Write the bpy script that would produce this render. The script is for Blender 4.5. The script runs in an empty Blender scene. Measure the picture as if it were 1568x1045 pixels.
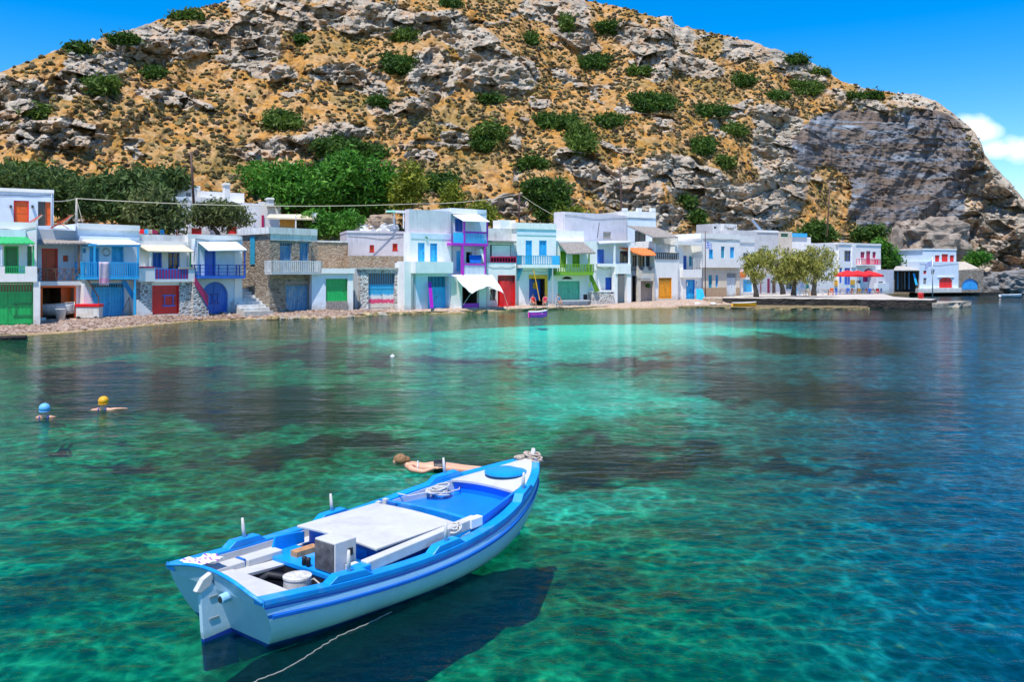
import bpy, math, random
import numpy as np
from mathutils import Vector, Matrix
random.seed(7); RNG=np.random.default_rng(11)
SC=bpy.context.scene; COL=SC.collection
F=1300.; HC=3.7; HY=418.; CX=784.          # focal length (photo pixels), camera height, horizon row, centre column
def W(px,py,D): return Vector(((px-CX)/F*D, D, HC+(HY-py)/F*D))
def interp(x,t): return float(np.interp(x,[a for a,b in t],[b for a,b in t]))
def lerp(a,b,t): return a+(b-a)*t
# ------------------------------------------------------------------ numpy noise
def _h(ix,iy,iz,s):
    n=(ix*73856093)^(iy*19349663)^(iz*83492791)^(s*2654435)
    n=(n^(n>>13))*1274126177; n=n&0xffffffff; n=(n^(n>>16))*2246822519&0xffffffff
    return ((n^(n>>15))&0xffffff)/float(0xffffff)
def vnoise(x,y,z=None,seed=0):
    x=np.asarray(x,float); y=np.asarray(y,float); z=np.zeros_like(x) if z is None else np.asarray(z,float)
    ix=np.floor(x).astype(np.int64);iy=np.floor(y).astype(np.int64);iz=np.floor(z).astype(np.int64)
    fx=x-ix;fy=y-iy;fz=z-iz
    fx=fx*fx*(3-2*fx);fy=fy*fy*(3-2*fy);fz=fz*fz*(3-2*fz)
    r=0
    for a in (0,1):
        for b in (0,1):
            for c in (0,1):
                w=(fx if a else 1-fx)*(fy if b else 1-fy)*(fz if c else 1-fz)
                r=r+w*_h(ix+a,iy+b,iz+c,seed)
    return r
def fbm(x,y,z=None,oct=4,seed=0,g=.5):
    r=0;a=1;t=0
    for k in range(oct):
        r=r+a*vnoise(np.asarray(x)*2**k,np.asarray(y)*2**k,None if z is None else np.asarray(z)*2**k,seed+k*7); t+=a; a*=g
    return r/t
def ridged(x,y,oct=4,seed=0):
    r=0;a=1;t=0
    for k in range(oct):
        r=r+a*(1-np.abs(2*vnoise(x*2**k,y*2**k,None,seed+k*5)-1)); t+=a; a*=.55
    return r/t
def facets(x,y,seed,tilt=1.):
    """broken slabs: each irregular cell is its own tilted, offset plane"""
    ix=np.floor(x).astype(np.int64); iy=np.floor(y).astype(np.int64); z0=np.zeros_like(ix); best=np.full(x.shape,9.); val=np.zeros(x.shape)
    for a in (-1,0,1):
        for b in (-1,0,1):
            cx=ix+a;cy=iy+b; jx=cx+_h(cx,cy,z0,seed); jy=cy+_h(cx,cy,z0,seed+1); d=(x-jx)**2+(y-jy)**2; mk=d<best
            v=(_h(cx,cy,z0,seed+2)-.5)+tilt*((x-jx)*(_h(cx,cy,z0,seed+3)-.5)+(y-jy)*(_h(cx,cy,z0,seed+4)-.35))
            val=np.where(mk,v,val); best=np.minimum(best,d)
    return val
def sstep(a,b,x): t=np.clip((x-a)/(b-a),0,1); return t*t*(3-2*t)
# ------------------------------------------------------------------ materials
MATS={}
def N(nt,t,**k):
    n=nt.nodes.new(t)
    for a,b in k.items():
        if a in n.inputs: n.inputs[a].default_value=b
        else: setattr(n,a,b)
    return n
def newmat(name):
    m=bpy.data.materials.new(name); m.use_nodes=True; nt=m.node_tree; nt.nodes.clear()
    return m,nt
def c4(c): return (c[0],c[1],c[2],1)
def ramp(nt,fac,stops,interp_='LINEAR'):
    r=nt.nodes.new('ShaderNodeValToRGB'); r.color_ramp.interpolation=interp_
    e=r.color_ramp.elements
    while len(e)<len(stops): e.new(.5)
    for i,(p,c) in enumerate(stops): e[i].position=p; e[i].color=c4(c) if not isinstance(c,(int,float)) else (c,c,c,1)
    nt.links.new(fac,r.inputs[0]); return r.outputs[0]
def noise(nt,vec,scale,detail=4,rough=.55,dist=0):
    n=N(nt,'ShaderNodeTexNoise',Scale=scale,Detail=detail,Roughness=rough,Distortion=dist)
    if vec is not None: nt.links.new(vec,n.inputs['Vector'])
    return n.outputs['Fac']
def mix(nt,fac,a,b,typ='MIX'):
    m=nt.nodes.new('ShaderNodeMix'); m.data_type='RGBA'; m.blend_type=typ
    for i,v in ((0,fac),(6,a),(7,b)):
        if hasattr(v,'is_output') or isinstance(v,bpy.types.NodeSocket): nt.links.new(v,m.inputs[i])
        else: m.inputs[i].default_value=v if i==0 else c4(v)
    return m.outputs[2]
def math_(nt,op,a,b=0.,c=None):
    m=nt.nodes.new('ShaderNodeMath'); m.operation=op
    for i,v in enumerate((a,b) if c is None else (a,b,c)):
        if isinstance(v,bpy.types.NodeSocket): nt.links.new(v,m.inputs[i])
        else: m.inputs[i].default_value=v
    return m.outputs[0]
def bump(nt,h,st=.3,dist=.05):
    b=N(nt,'ShaderNodeBump',Strength=st,Distance=dist); nt.links.new(h,b.inputs['Height']); return b.outputs[0]
def out(nt,sh): o=nt.nodes.new('ShaderNodeOutputMaterial'); nt.links.new(sh,o.inputs['Surface'])
def geo(nt): return nt.nodes.new('ShaderNodeNewGeometry').outputs['Position']
def objc(nt): return nt.nodes.new('ShaderNodeTexCoord').outputs['Object']
def paint(name,col,rough=.5,var=.12,scale=3.,bmp=.15,dirt=None,dirtamt=.0,metal=0.,spec=.5,bd=.02,streak=False):
    """painted/plastered surface: slight tone variation, worn or stained patches, fine bump"""
    if name in MATS: return MATS[name]
    m,nt=newmat(name); p=objc(nt)
    n1=noise(nt,p,scale,5,.6); d=tuple(c*(1-var*1.6) for c in col); l=tuple(min(1,c*(1+var)) for c in col)
    c=ramp(nt,n1,[(.3,d),(.7,l)])
    if dirtamt>0:
        mp=N(nt,'ShaderNodeMapping'); nt.links.new(p,mp.inputs[0])
        if streak: mp.inputs['Scale'].default_value=(3,3,.45)
        n2=noise(nt,mp.outputs[0],scale*.8,6,.7,.4)
        f=ramp(nt,n2,[(max(0,.62-dirtamt*.35),0),(min(1,.78-dirtamt*.2),1)])
        f=math_(nt,'MULTIPLY',f,min(1,.35+dirtamt)); c=mix(nt,f,c,dirt or tuple(x*.4 for x in col))
    if name=='boat_hull_pale_blue':      # weed fringe at the waterline and pale lines painted as rippling light off the water
        sz=nt.nodes.new('ShaderNodeSeparateXYZ'); nt.links.new(p,sz.inputs[0])
        dz=math_(nt,'ADD',sz.outputs[2],math_(nt,'MULTIPLY',math_(nt,'SUBTRACT',noise(nt,p,9,5,.7),.5),.10))
        c=mix(nt,ramp(nt,dz,[(.05,.55),(.12,0)]),c,(.22,.34,.32))
        wv=N(nt,'ShaderNodeTexNoise',Scale=2.6,Detail=7,Roughness=.7,Distortion=2.2); nt.links.new(p,wv.inputs[0])
        c=mix(nt,ramp(nt,wv.outputs['Fac'],[(.485,0),(.5,.5),(.515,0)]),c,(.80,.86,.88))
    if 'plaster' in name:      # rising damp and salt at the foot of the walls, hairline patches of older plaster
        sz=nt.nodes.new('ShaderNodeSeparateXYZ'); nt.links.new(p,sz.inputs[0])
        dz=math_(nt,'ADD',sz.outputs[2],math_(nt,'MULTIPLY',math_(nt,'SUBTRACT',noise(nt,p,1.6,5,.7),.5),1.8))
        c=mix(nt,ramp(nt,dz,[(.0,.55),(.55,0)]),c,(.42,.36,.28))
        n5=noise(nt,p,.9,7,.75,1.2); c=mix(nt,ramp(nt,n5,[(.60,0),(.64,.28)]),c,tuple(x*.72 for x in col))
    b=N(nt,'ShaderNodeBsdfPrincipled',Roughness=rough,Metallic=metal); nt.links.new(c,b.inputs['Base Color'])
    b.inputs['Specular IOR Level'].default_value=spec
    n3=noise(nt,p,scale*7,4,.7)
    nt.links.new(bump(nt,n3,bmp,bd),b.inputs['Normal']); out(nt,b.outputs[0]); MATS[name]=m; return m
def stone(name,cols,scale=2.2,mortar=(.32,.29,.25),bmp=.8,gap=.06,rough=.9,mdir=(1,1,1.5)):
    if name in MATS: return MATS[name]
    m,nt=newmat(name); p=objc(nt); mp=N(nt,'ShaderNodeMapping'); nt.links.new(p,mp.inputs[0]); mp.inputs['Scale'].default_value=mdir
    wn=N(nt,'ShaderNodeTexNoise',Scale=1.7,Detail=3); nt.links.new(mp.outputs[0],wn.inputs[0])
    vv=mix(nt,.12,mp.outputs[0],wn.outputs['Color'])
    vo=N(nt,'ShaderNodeTexVoronoi',Scale=scale*1.15); nt.links.new(vv,vo.inputs['Vector'])
    ve=N(nt,'ShaderNodeTexVoronoi',Scale=scale*1.15,feature='DISTANCE_TO_EDGE'); nt.links.new(vv,ve.inputs['Vector'])
    sp=nt.nodes.new('ShaderNodeSeparateColor'); nt.links.new(vo.outputs['Color'],sp.inputs[0])
    k=len(cols); c=ramp(nt,sp.outputs[0],[(i/(k-1) if k>1 else 0,cc) for i,cc in enumerate(cols)])
    n=noise(nt,p,scale*6,5,.7); c=mix(nt,math_(nt,'MULTIPLY',n,.6),c,tuple(x*.4 for x in cols[0]))
    e=ramp(nt,ve.outputs['Distance'],[(gap*.4,0),(gap,1)])
    c=mix(nt,e,mortar,c)
    h=math_(nt,'ADD',ramp(nt,ve.outputs['Distance'],[(0,0),(gap*3,1)]),math_(nt,'MULTIPLY',n,.4))
    b=N(nt,'ShaderNodeBsdfPrincipled',Roughness=rough); nt.links.new(c,b.inputs['Base Color']); nt.links.new(bump(nt,h,bmp,.08),b.inputs['Normal'])
    out(nt,b.outputs[0]); MATS[name]=m; return m
def leafmat(name,c1,c2,c3=None,scale=.6):
    if name in MATS: return MATS[name]
    m,nt=newmat(name); p=geo(nt)
    at=nt.nodes.new('ShaderNodeAttribute'); at.attribute_name='rnd'
    n=noise(nt,p,scale,3); f=math_(nt,'ADD',math_(nt,'MULTIPLY',n,.6),math_(nt,'MULTIPLY',at.outputs['Fac'],.45))
    c=ramp(nt,f,[(.3,c1),(.55,c2),(.85,c3 or tuple(x*1.4 for x in c2))])
    d=N(nt,'ShaderNodeBsdfPrincipled',Roughness=.6); nt.links.new(c,d.inputs['Base Color']); d.inputs['Specular IOR Level'].default_value=.25
    t=nt.nodes.new('ShaderNodeBsdfTranslucent'); nt.links.new(c,t.inputs[0])
    mx=N(nt,'ShaderNodeMixShader'); mx.inputs[0].default_value=.3; nt.links.new(d.outputs[0],mx.inputs[1]); nt.links.new(t.outputs[0],mx.inputs[2])
    out(nt,mx.outputs[0]); MATS[name]=m; return m
white=paint('white_plaster',(.86,.84,.81),.8,.05,1.3,.35,(.50,.46,.40),.2,streak=True)
white2=paint('fresh_white_plaster',(.89,.87,.84),.8,.04,1.2,.35,(.55,.5,.45),.14,streak=True)
oldwhite=paint('weathered_white_plaster',(.74,.73,.71),.85,.1,1.6,.4,(.34,.30,.26),.35,streak=True)
bluewash=paint('pale_blue_plaster',(.70,.78,.88),.8,.06,1.5,.25,(.72,.8,.85),.2,streak=True)
lilac=paint('lilac_grey_plaster',(.70,.66,.70),.85,.06,1.2,.3,(.4,.36,.36),.25,streak=True)
greypl=paint('grey_plaster',(.55,.55,.56),.85,.08,1.2,.3,(.3,.29,.28),.25,streak=True)
beigepl=paint('beige_plaster',(.66,.58,.48),.85,.08,1.5,.3,(.4,.33,.26),.3)
concrete=paint('concrete',(.50,.47,.43),.9,.12,1.3,.4,(.25,.22,.19),.4)
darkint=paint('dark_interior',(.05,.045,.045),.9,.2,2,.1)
wood=paint('weathered_brown_wood',(.24,.13,.08),.7,.25,4,.3,(.1,.06,.04),.3,streak=True)
palewood=paint('pale_driftwood',(.55,.47,.38),.8,.2,4,.3,(.3,.24,.18),.3)
greywood=paint('sun_greyed_reed_thatch',(.33,.29,.26),.9,.3,9,.6,(.16,.13,.11),.4)
darkwood=paint('dark_brown_wood',(.10,.05,.04),.6,.2,4,.2)
def gl(name,col,r=.35,**k): return paint(name,col,r,.10,2.5,.12,k.get('dirt'),k.get('da',.12),streak=True)
green=gl('green_paint',(.01,.42,.10)); dgreen=gl('dark_green_paint',(.015,.22,.07)); red=gl('red_paint',(.78,.012,.018))
orange=gl('orange_red_paint',(.85,.12,.008)); ored=gl('brick_red_paint',(.62,.06,.01)); skyblue=gl('sky_blue_paint',(.02,.38,.85)); azure=gl('azure_paint',(.04,.48,.88))
blue=gl('deep_blue_paint',(.015,.14,.62)); navy=gl('navy_paint',(.01,.05,.35)); crimson=gl('crimson_paint',(.5,.01,.12)); purple=gl('purple_paint',(.48,.015,.50)); pink=gl('pink_red_paint',(.70,.02,.10))
olive=gl('lime_green_paint',(.22,.42,.02)); seagreen=gl('faded_sea_green_paint',(.12,.52,.34),.5,dirt=(.35,.32,.25),da=.3); yellow=gl('yellow_paint',(.85,.42,.01)); oldblue=gl('peeling_blue_paint',(.10,.28,.48),.7,dirt=(.45,.45,.45),da=.5)
teal=gl('teal_paint',(.03,.36,.55)); whitep=paint('white_gloss_paint',(.84,.84,.84),.4,.04,2,.08,(.6,.58,.52),.1)
canvas=paint('off_white_canvas',(.85,.83,.80),.9,.05,1.5,.2); beigecanvas=paint('beige_canvas',(.72,.60,.42),.9,.08,1.5,.2)
metal=paint('galvanised_metal',(.55,.56,.58),.4,.1,5,.1,metal=.7); darkmetal=paint('dark_iron',(.06,.06,.07),.5,.1,5,.1); black=paint('black_rubber',(.015,.015,.017),.5,.1,5,.1)
stoneA=stone('rubble_stone_grey',[(.26,.19,.13),(.48,.39,.29),(.20,.13,.09),(.60,.52,.42)],3.,(.36,.32,.27))
stoneB=stone('rubble_stone_ochre',[(.46,.32,.20),(.55,.42,.30),(.36,.22,.13),(.62,.50,.38)],3.,(.45,.35,.25))
stoneW=stone('whitewashed_rubble_stone',[(.42,.36,.32),(.62,.58,.54),(.28,.20,.17),(.74,.72,.70)],3.,(.78,.77,.75),gap=.1)
glass=paint('window_glass',(.03,.05,.07),.08,.1,1,.02); rock=stone('shore_rock',[(.40,.33,.25),(.52,.45,.36),(.30,.24,.18)],1.5,(.34,.28,.22),.6,.03)
wetrock=stone('wet_ochre_shore_rock',[(.32,.22,.08),(.42,.30,.12),(.16,.12,.07)],2.5,(.14,.10,.06),.8,.04,.5)
skin=paint('skin',(.74,.38,.24),.5,.06,6,.05); hairm=paint('blond_hair',(.34,.18,.07),.6,.35,30,.6)
tilered=paint('terracotta_roof_tiles',(.80,.20,.05),.8,.2,4,.3,(.5,.2,.1),.2)
# ------------------------------------------------------------------ mesh builder
class MB:
    def __init__(s): s.v=[];s.f=[];s.m=[];s.c=0
    def add(s,vs,fs,m=None):
        o=len(s.v); s.v+= [tuple(x) for x in vs]; s.f+=[tuple(i+o for i in f) for f in fs]; s.m+=[s.c if m is None else m]*len(fs)
    def box(s,x0,y0,z0,x1,y1,z1,m=None):
        if x0>x1:x0,x1=x1,x0
        if y0>y1:y0,y1=y1,y0
        if z0>z1:z0,z1=z1,z0
        s.add([(x0,y0,z0),(x1,y0,z0),(x1,y1,z0),(x0,y1,z0),(x0,y0,z1),(x1,y0,z1),(x1,y1,z1),(x0,y1,z1)],
              [(0,3,2,1),(4,5,6,7),(0,1,5,4),(1,2,6,5),(2,3,7,6),(3,0,4,7)],m)
    def quad(s,a,b,c,d,m=None): s.add([a,b,c,d],[(0,1,2,3)],m)
    def prism(s,poly,vec,m=None):
        n=len(poly); P=[Vector(p) for p in poly]; Q=[p+Vector(vec) for p in P]
        s.add(P+Q,[tuple(range(n))[::-1],tuple(range(n,2*n))]+[(i,(i+1)%n,(i+1)%n+n,i+n) for i in range(n)],m)
    def tube(s,pts,r,n=8,m=None,r2=None,caps=True):
        P=[Vector(p) for p in pts]; k=len(P); vs=[];
        for i,p in enumerate(P):
            d=(P[min(i+1,k-1)]-P[max(i-1,0)]).normalized()
            a=Vector((0,0,1)) if abs(d.z)<.9 else Vector((1,0,0))
            e=d.cross(a).normalized(); g=d.cross(e)
            rr=(r[i] if isinstance(r,(list,tuple)) else (r if r2 is None else lerp(r,r2,i/max(1,k-1))))
            for j in range(n):
                t=2*math.pi*j/n; vs.append(p+e*math.cos(t)*rr+g*math.sin(t)*rr)
        fs=[(i*n+j,i*n+(j+1)%n,(i+1)*n+(j+1)%n,(i+1)*n+j) for i in range(k-1) for j in range(n)]
        if caps: fs+=[tuple(range(n))[::-1],tuple((k-1)*n+j for j in range(n))]
        s.add(vs,fs,m)
    def lathe(s,prof,c=(0,0,0),n=20,m=None,sx=1,sy=1):
        vs=[];k=len(prof)
        for r,z in prof:
            for j in range(n):
                t=2*math.pi*j/n; vs.append((c[0]+r*sx*math.cos(t),c[1]+r*sy*math.sin(t),c[2]+z))
        fs=[(i*n+j,i*n+(j+1)%n,(i+1)*n+(j+1)%n,(i+1)*n+j) for i in range(k-1) for j in range(n)]
        fs+=[tuple(range(n))[::-1],tuple((k-1)*n+j for j in range(n))]
        s.add(vs,fs,m)
    def blob(s,c,r,sub=2,amp=.15,fr=1.5,seed=0,m=None,flat=1.,sq=1.):
        import bmesh
        bm=bmesh.new(); bmesh.ops.create_icosphere(bm,subdivisions=sub,radius=1)
        co=np.array([v.co[:] for v in bm.verts]); co=np.sign(co)*np.abs(co)**sq; k=1+amp*(fbm(co[:,0]*fr+9+seed*3.1,co[:,1]*fr+5,co[:,2]*fr+seed,3,seed)-.5)*2
        co=co*k[:,None]*np.array(r if hasattr(r,'__len__') else (r,r,r)); co+=np.array(c)
        s.add([tuple(x) for x in co],[tuple(v.index for v in f.verts) for f in bm.faces],m); bm.free()
    def build(s,name,mat,parent=None,smooth=False,bevel=0,auto=False):
        me=bpy.data.meshes.new(name); me.from_pydata(s.v,[],s.f); 
        for mm in (mat if isinstance(mat,(list,tuple)) else [mat]): me.materials.append(mm)
        if isinstance(mat,(list,tuple)): me.polygons.foreach_set('material_index',s.m)
        if smooth: me.polygons.foreach_set('use_smooth',[True]*len(s.f))
        me.update()
        o=bpy.data.objects.new(name,me); COL.objects.link(o)
        if parent is not None: o.parent=parent
        if bevel:
            b=o.modifiers.new('bevel','BEVEL'); b.width=bevel; b.segments=2; b.limit_method='ANGLE'; b.angle_limit=.6; b.harden_normals=False
        return o
def tag(o,label=None,cat=None,group=None,kind=None):
    if label:o['label']=label
    if cat:o['category']=cat
    if group:o['group']=group
    if kind:o['kind']=kind
    return o
def thing(name,label,cat,loc=(0,0,0),rz=0,group=None):
    o=bpy.data.objects.new(name,None); COL.objects.link(o); o.location=loc; o.rotation_euler=(0,0,rz); o.empty_display_size=.3
    return tag(o,label,cat,group)
def npmesh(name,co,faces,mats,smooth=True,attrs=None,mi=None):
    """co (n,3), faces (k,4 or 3) int arrays"""
    me=bpy.data.meshes.new(name); n=len(co);k,w=faces.shape
    me.vertices.add(n); me.vertices.foreach_set('co',np.asarray(co,np.float32).ravel())
    me.loops.add(k*w); me.loops.foreach_set('vertex_index',faces.astype(np.int32).ravel())
    me.polygons.add(k); me.polygons.foreach_set('loop_start',np.arange(0,k*w,w,dtype=np.int32))
    try: me.polygons.foreach_set('loop_total',np.full(k,w,dtype=np.int32))
    except Exception: pass
    if mi is not None: me.polygons.foreach_set('material_index',mi.astype(np.int32))
    me.polygons.foreach_set('use_smooth',np.full(k,smooth))
    for m in mats: me.materials.append(m)
    me.update(calc_edges=True); me.validate()
    for nm,(typ,dom,arr) in (attrs or {}).items():
        a=me.attributes.new(nm,typ,dom)
        a.data.foreach_set('color' if 'COLOR' in typ else 'value',np.asarray(arr,np.float32).ravel())
    o=bpy.data.objects.new(name,me); COL.objects.link(o); return o
def gridfaces(nr,nc):
    i=np.arange(nr-1)[:,None]*nc+np.arange(nc-1)[None,:]; i=i.ravel()
    return np.stack([i,i+1,i+nc+1,i+nc],1)
# ------------------------------------------------------------------ camera, light, sky
cam=bpy.data.cameras.new('camera'); co=bpy.data.objects.new('camera',cam); COL.objects.link(co); SC.camera=co
co.location=(0,0,HC); co.rotation_euler=(math.pi/2,0,0); cam.sensor_width=36; cam.lens=36*F/1568; cam.shift_y=-(522.5-HY)/1568; cam.clip_end=6000; cam.clip_start=.05
SUN=Vector((-.12,-.36,.9)).normalized()
el=math.asin(SUN.z)
sl=bpy.data.lights.new('sun','SUN'); sl.energy=3.8; sl.angle=math.radians(.53); sl.color=(1,.95,.86)
so=bpy.data.objects.new('sun',sl); COL.objects.link(so); so.rotation_euler=SUN.to_track_quat('Z','Y').to_euler(); so.location=(-20,20,60)
w=bpy.data.worlds.new('World'); SC.world=w; w.use_nodes=True; nt=w.node_tree; nt.nodes.clear()
sky=nt.nodes.new('ShaderNodeTexSky'); sky.sky_type='NISHITA'; sky.sun_disc=False; sky.sun_elevation=el; sky.sun_rotation=math.atan2(SUN.x,SUN.y); sky.altitude=0; sky.dust_density=.2; sky.ozone_density=2.5; sky.air_density=1.0
hs=N(nt,'ShaderNodeHueSaturation'); hs.inputs['Saturation'].default_value=1.6; hs.inputs['Hue'].default_value=.507; hs.inputs['Value'].default_value=1.; nt.links.new(sky.outputs[0],hs.inputs['Color'])
# a bank of fair-weather cloud low over the headland on the right, by direction
tc=nt.nodes.new('ShaderNodeTexCoord'); sp=nt.nodes.new('ShaderNodeSeparateXYZ'); nt.links.new(tc.outputs['Generated'],sp.inputs[0])
n1=noise(nt,tc.outputs['Generated'],14,6,.55,.1)
az=math_(nt,'DIVIDE',sp.outputs[0],sp.outputs[1]); ele=math_(nt,'DIVIDE',sp.outputs[2],sp.outputs[1])
def ell(ax,ay,rx,ry):
    a=math_(nt,'DIVIDE',math_(nt,'SUBTRACT',az,ax),rx); b=math_(nt,'DIVIDE',math_(nt,'SUBTRACT',ele,ay),ry)
    d=math_(nt,'SQRT',math_(nt,'ADD',math_(nt,'MULTIPLY',a,a),math_(nt,'MULTIPLY',b,b))); return math_(nt,'SUBTRACT',1.,d)
m_=ell(.553,.168,.04,.025)
for e_ in ((.60,.145,.05,.028),(.66,.13,.09,.035),(.575,.145,.05,.02)): m_=math_(nt,'MAXIMUM',m_,ell(*e_))
m_=math_(nt,'ADD',m_,math_(nt,'MULTIPLY',math_(nt,'SUBTRACT',n1,.5),2.2))
m_=math_(nt,'MULTIPLY',m_,1.)
cf=ramp(nt,m_,[(.28,0),(.95,.92)])
front=math_(nt,'GREATER_THAN',sp.outputs[1],0.)
cf=math_(nt,'MULTIPLY',cf,front)
cloudc=mix(nt,cf,hs.outputs[0],(7.2,7.6,8.2))
bg=N(nt,'ShaderNodeBackground'); bg.inputs['Strength'].default_value=.14; nt.links.new(cloudc,bg.inputs[0])
wo=nt.nodes.new('ShaderNodeOutputWorld'); nt.links.new(bg.outputs[0],wo.inputs[0])
SC.view_settings.view_transform='Standard'; SC.view_settings.look='None'; SC.view_settings.gamma=1; SC.view_settings.exposure=.56
SC.cycles.max_bounces=8; SC.cycles.transparent_max_bounces=16; SC.cycles.diffuse_bounces=3; SC.cycles.glossy_bounces=3; SC.cycles.caustics_reflective=False; SC.cycles.caustics_refractive=False
SC.cycles.sample_clamp_indirect=4
# ------------------------------------------------------------------ plan of the shore (by bearing column)
WL=[(-500,560),(-120,532),(0,517),(100,511),(200,502),(300,492),(400,489),(500,488),(600,482),(700,480),(800,476),(900,474),(1000,473),(1130,469),(1180,466),(1240,458),(1300,452),(1400,449),(1568,448.5),(1800,447),(2300,446)]
HD=[(-500,42),(-120,52),(0,55),(100,58),(200,62),(300,67.5),(400,71.5),(500,73.5),(600,77),(700,80),(800,86),(900,90),(1000,95),(1100,103),(1135,107),(1260,130),(1400,155),(1568,160),(2300,165)]
HB=[(-120,500),(0,497),(100,490),(200,484),(300,481),(400,477),(500,474),(600,474.5),(700,472),(800,468),(900,467),(1000,461),(1100,457),(1135,456),(1260,447),(1400,446),(1568,446)]
FT=[(-500,60),(-120,72),(0,74),(200,80),(375,88),(600,94),(800,103),(1000,112),(1130,126),(1300,150),(1400,163),(1480,166),(1568,163),(1800,170),(2300,180)]
RIDGE=[(-500,190),(-200,150),(0,112),(75,80),(120,66),(210,42),(290,15),(350,-2),(450,-30),(600,-50),(760,-45),(860,-8),(905,2),(945,10),(1000,24),(1028,26),(1033,36),(1120,56),(1200,78),(1240,92),(1262,108),(1290,126),(1340,136),(1410,145),(1440,158),(1470,182),(1492,200),(1502,218),(1508,236),(1528,262),(1545,280),(1560,300),(1600,350),(1680,400),(1800,412),(2300,416)]
def wlD(px): return HC*F/(interp(px,WL)-HY)
# ------------------------------------------------------------------ hill: relief integrated up each bearing from foot to ridge
ROCK=[(90,205,75,24,0),(25,155,45,34,0),(135,118,62,30,-25),(215,72,55,18,-25),(300,62,60,26,-18),(385,62,46,42,0),(455,25,60,26,0),(390,100,70,13,10),(270,155,65,13,10),(435,222,85,17,-8),(525,200,50,12,0),(505,108,26,16,0),(548,128,50,20,15),(575,30,105,28,10),(700,48,70,26,15),(742,78,62,20,25),(665,115,40,40,40),(765,112,62,34,10),(850,15,60,22,10),(885,50,45,22,35),(610,165,50,15,0),(700,212,26,12,0),(1010,85,28,42,0),(1065,97,52,18,10),(1160,65,60,12,28),(980,60,40,20,30),(900,262,62,22,30),(965,290,60,34,10),(1050,265,70,22,10),(1085,300,60,30,25),(1150,320,70,45,0),(1195,290,35,60,0),(770,318,42,14,0),(1000,330,60,16,0),(1190,230,40,50,0),(1190,180,50,22,20),(640,236,22,10,0),(830,160,14,8,0),(1440,345,85,40,0)]
def ellmask(px,py,L,soft=.35):
    m=np.zeros_like(px)
    for cx,cy,rx,ry,an in L:
        c,s_=math.cos(math.radians(an)),math.sin(math.radians(an)); dx=px-cx;dy=py-cy
        d=np.hypot((dx*c+dy*s_)/rx,(-dx*s_+dy*c)/ry); m=np.maximum(m,1-sstep(1-soft,1+soft,d))
    return m
CLIFF=[(1330,250,105,82,12),(1400,262,90,95,0),(1290,205,60,35,0),(1430,200,50,30,20),(1390,320,90,45,0),(1250,230,38,40,30)]
NC,NR=1300,430
pxs=np.concatenate([np.linspace(-500,-60,60,endpoint=False),np.linspace(-60,1630,NC-110),np.linspace(1632,2300,50)]); NC=len(pxs)
ft=np.interp(pxs,*zip(*FT)); rd=np.interp(pxs,*zip(*RIDGE))
rd=rd+ (fbm(pxs/40,pxs*0,None,4,3)-.5)*7+(fbm(pxs/9,pxs*0,None,3,8)-.5)*5
footz=np.interp(pxs,[-500,0,400,800,1130,1300,1400,1470,1568,2300],[2,2,2.5,2.5,2.2,1.6,1.3,.6,-1.2,-1.5])
fpy=HY-(footz-HC)*F/ft
t=np.linspace(0,1,NR)
PX=np.repeat(pxs[None,:],NR,0); PY=fpy[None,:]+(rd-fpy)[None,:]*t[:,None]
wx=(fbm(PX/60,PY/50,None,4,21)-.5)*46; wy=(fbm(PX/60,PY/50,None,4,33)-.5)*40
rk=ellmask(PX+wx*.7,PY+wy*.7,ROCK,.3)
rn=ridged(PX/95+PY/230,PY/48-PX/300,4,5); rk=np.maximum(rk,sstep(.80,.88,rn)*.9)
top=sstep(60,14,PY-rd[None,:]); rk=np.maximum(rk,top*sstep(.42,.6,fbm(PX/40,PY/25,None,4,51))*.9)
rk=rk*sstep(.25,.45,fbm(PX/14,PY/11,None,4,61)+rk*.28)
cl=ellmask(PX+wx*.35,PY+wy*.35,CLIFF,.12)
cl=cl*(1-ellmask(PX+wx*.3,PY+wy*.3,[(1272,290,30,42,-25)],.2))
rightrock=sstep(1465,1500,PX+wx*.5); rk=np.maximum(rk,np.maximum(cl,rightrock))
fine=fbm(PX/11,PY/7,None,4,71); med=fbm(PX/38,PY/26,None,4,81); strata=vnoise(PX/90,(PY+PX*.12)/5.5,None,91)
ang=34+ (med-.5)*22+(fine-.5)*22
rang=63+(fine-.5)*60+(strata-.5)*40
ang=lerp(ang,rang,rk); ang=lerp(ang,86+(fine-.5)*8+(strata-.5)*10,cl)
tana=np.tan(np.radians(np.clip(ang,24,88)))
vslope=(HY-PY)/F
dpy=np.abs(np.gradient(PY,axis=0)); dln=dpy/F/np.maximum(tana-vslope,.16)
lnD=np.cumsum(dln,0)
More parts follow.
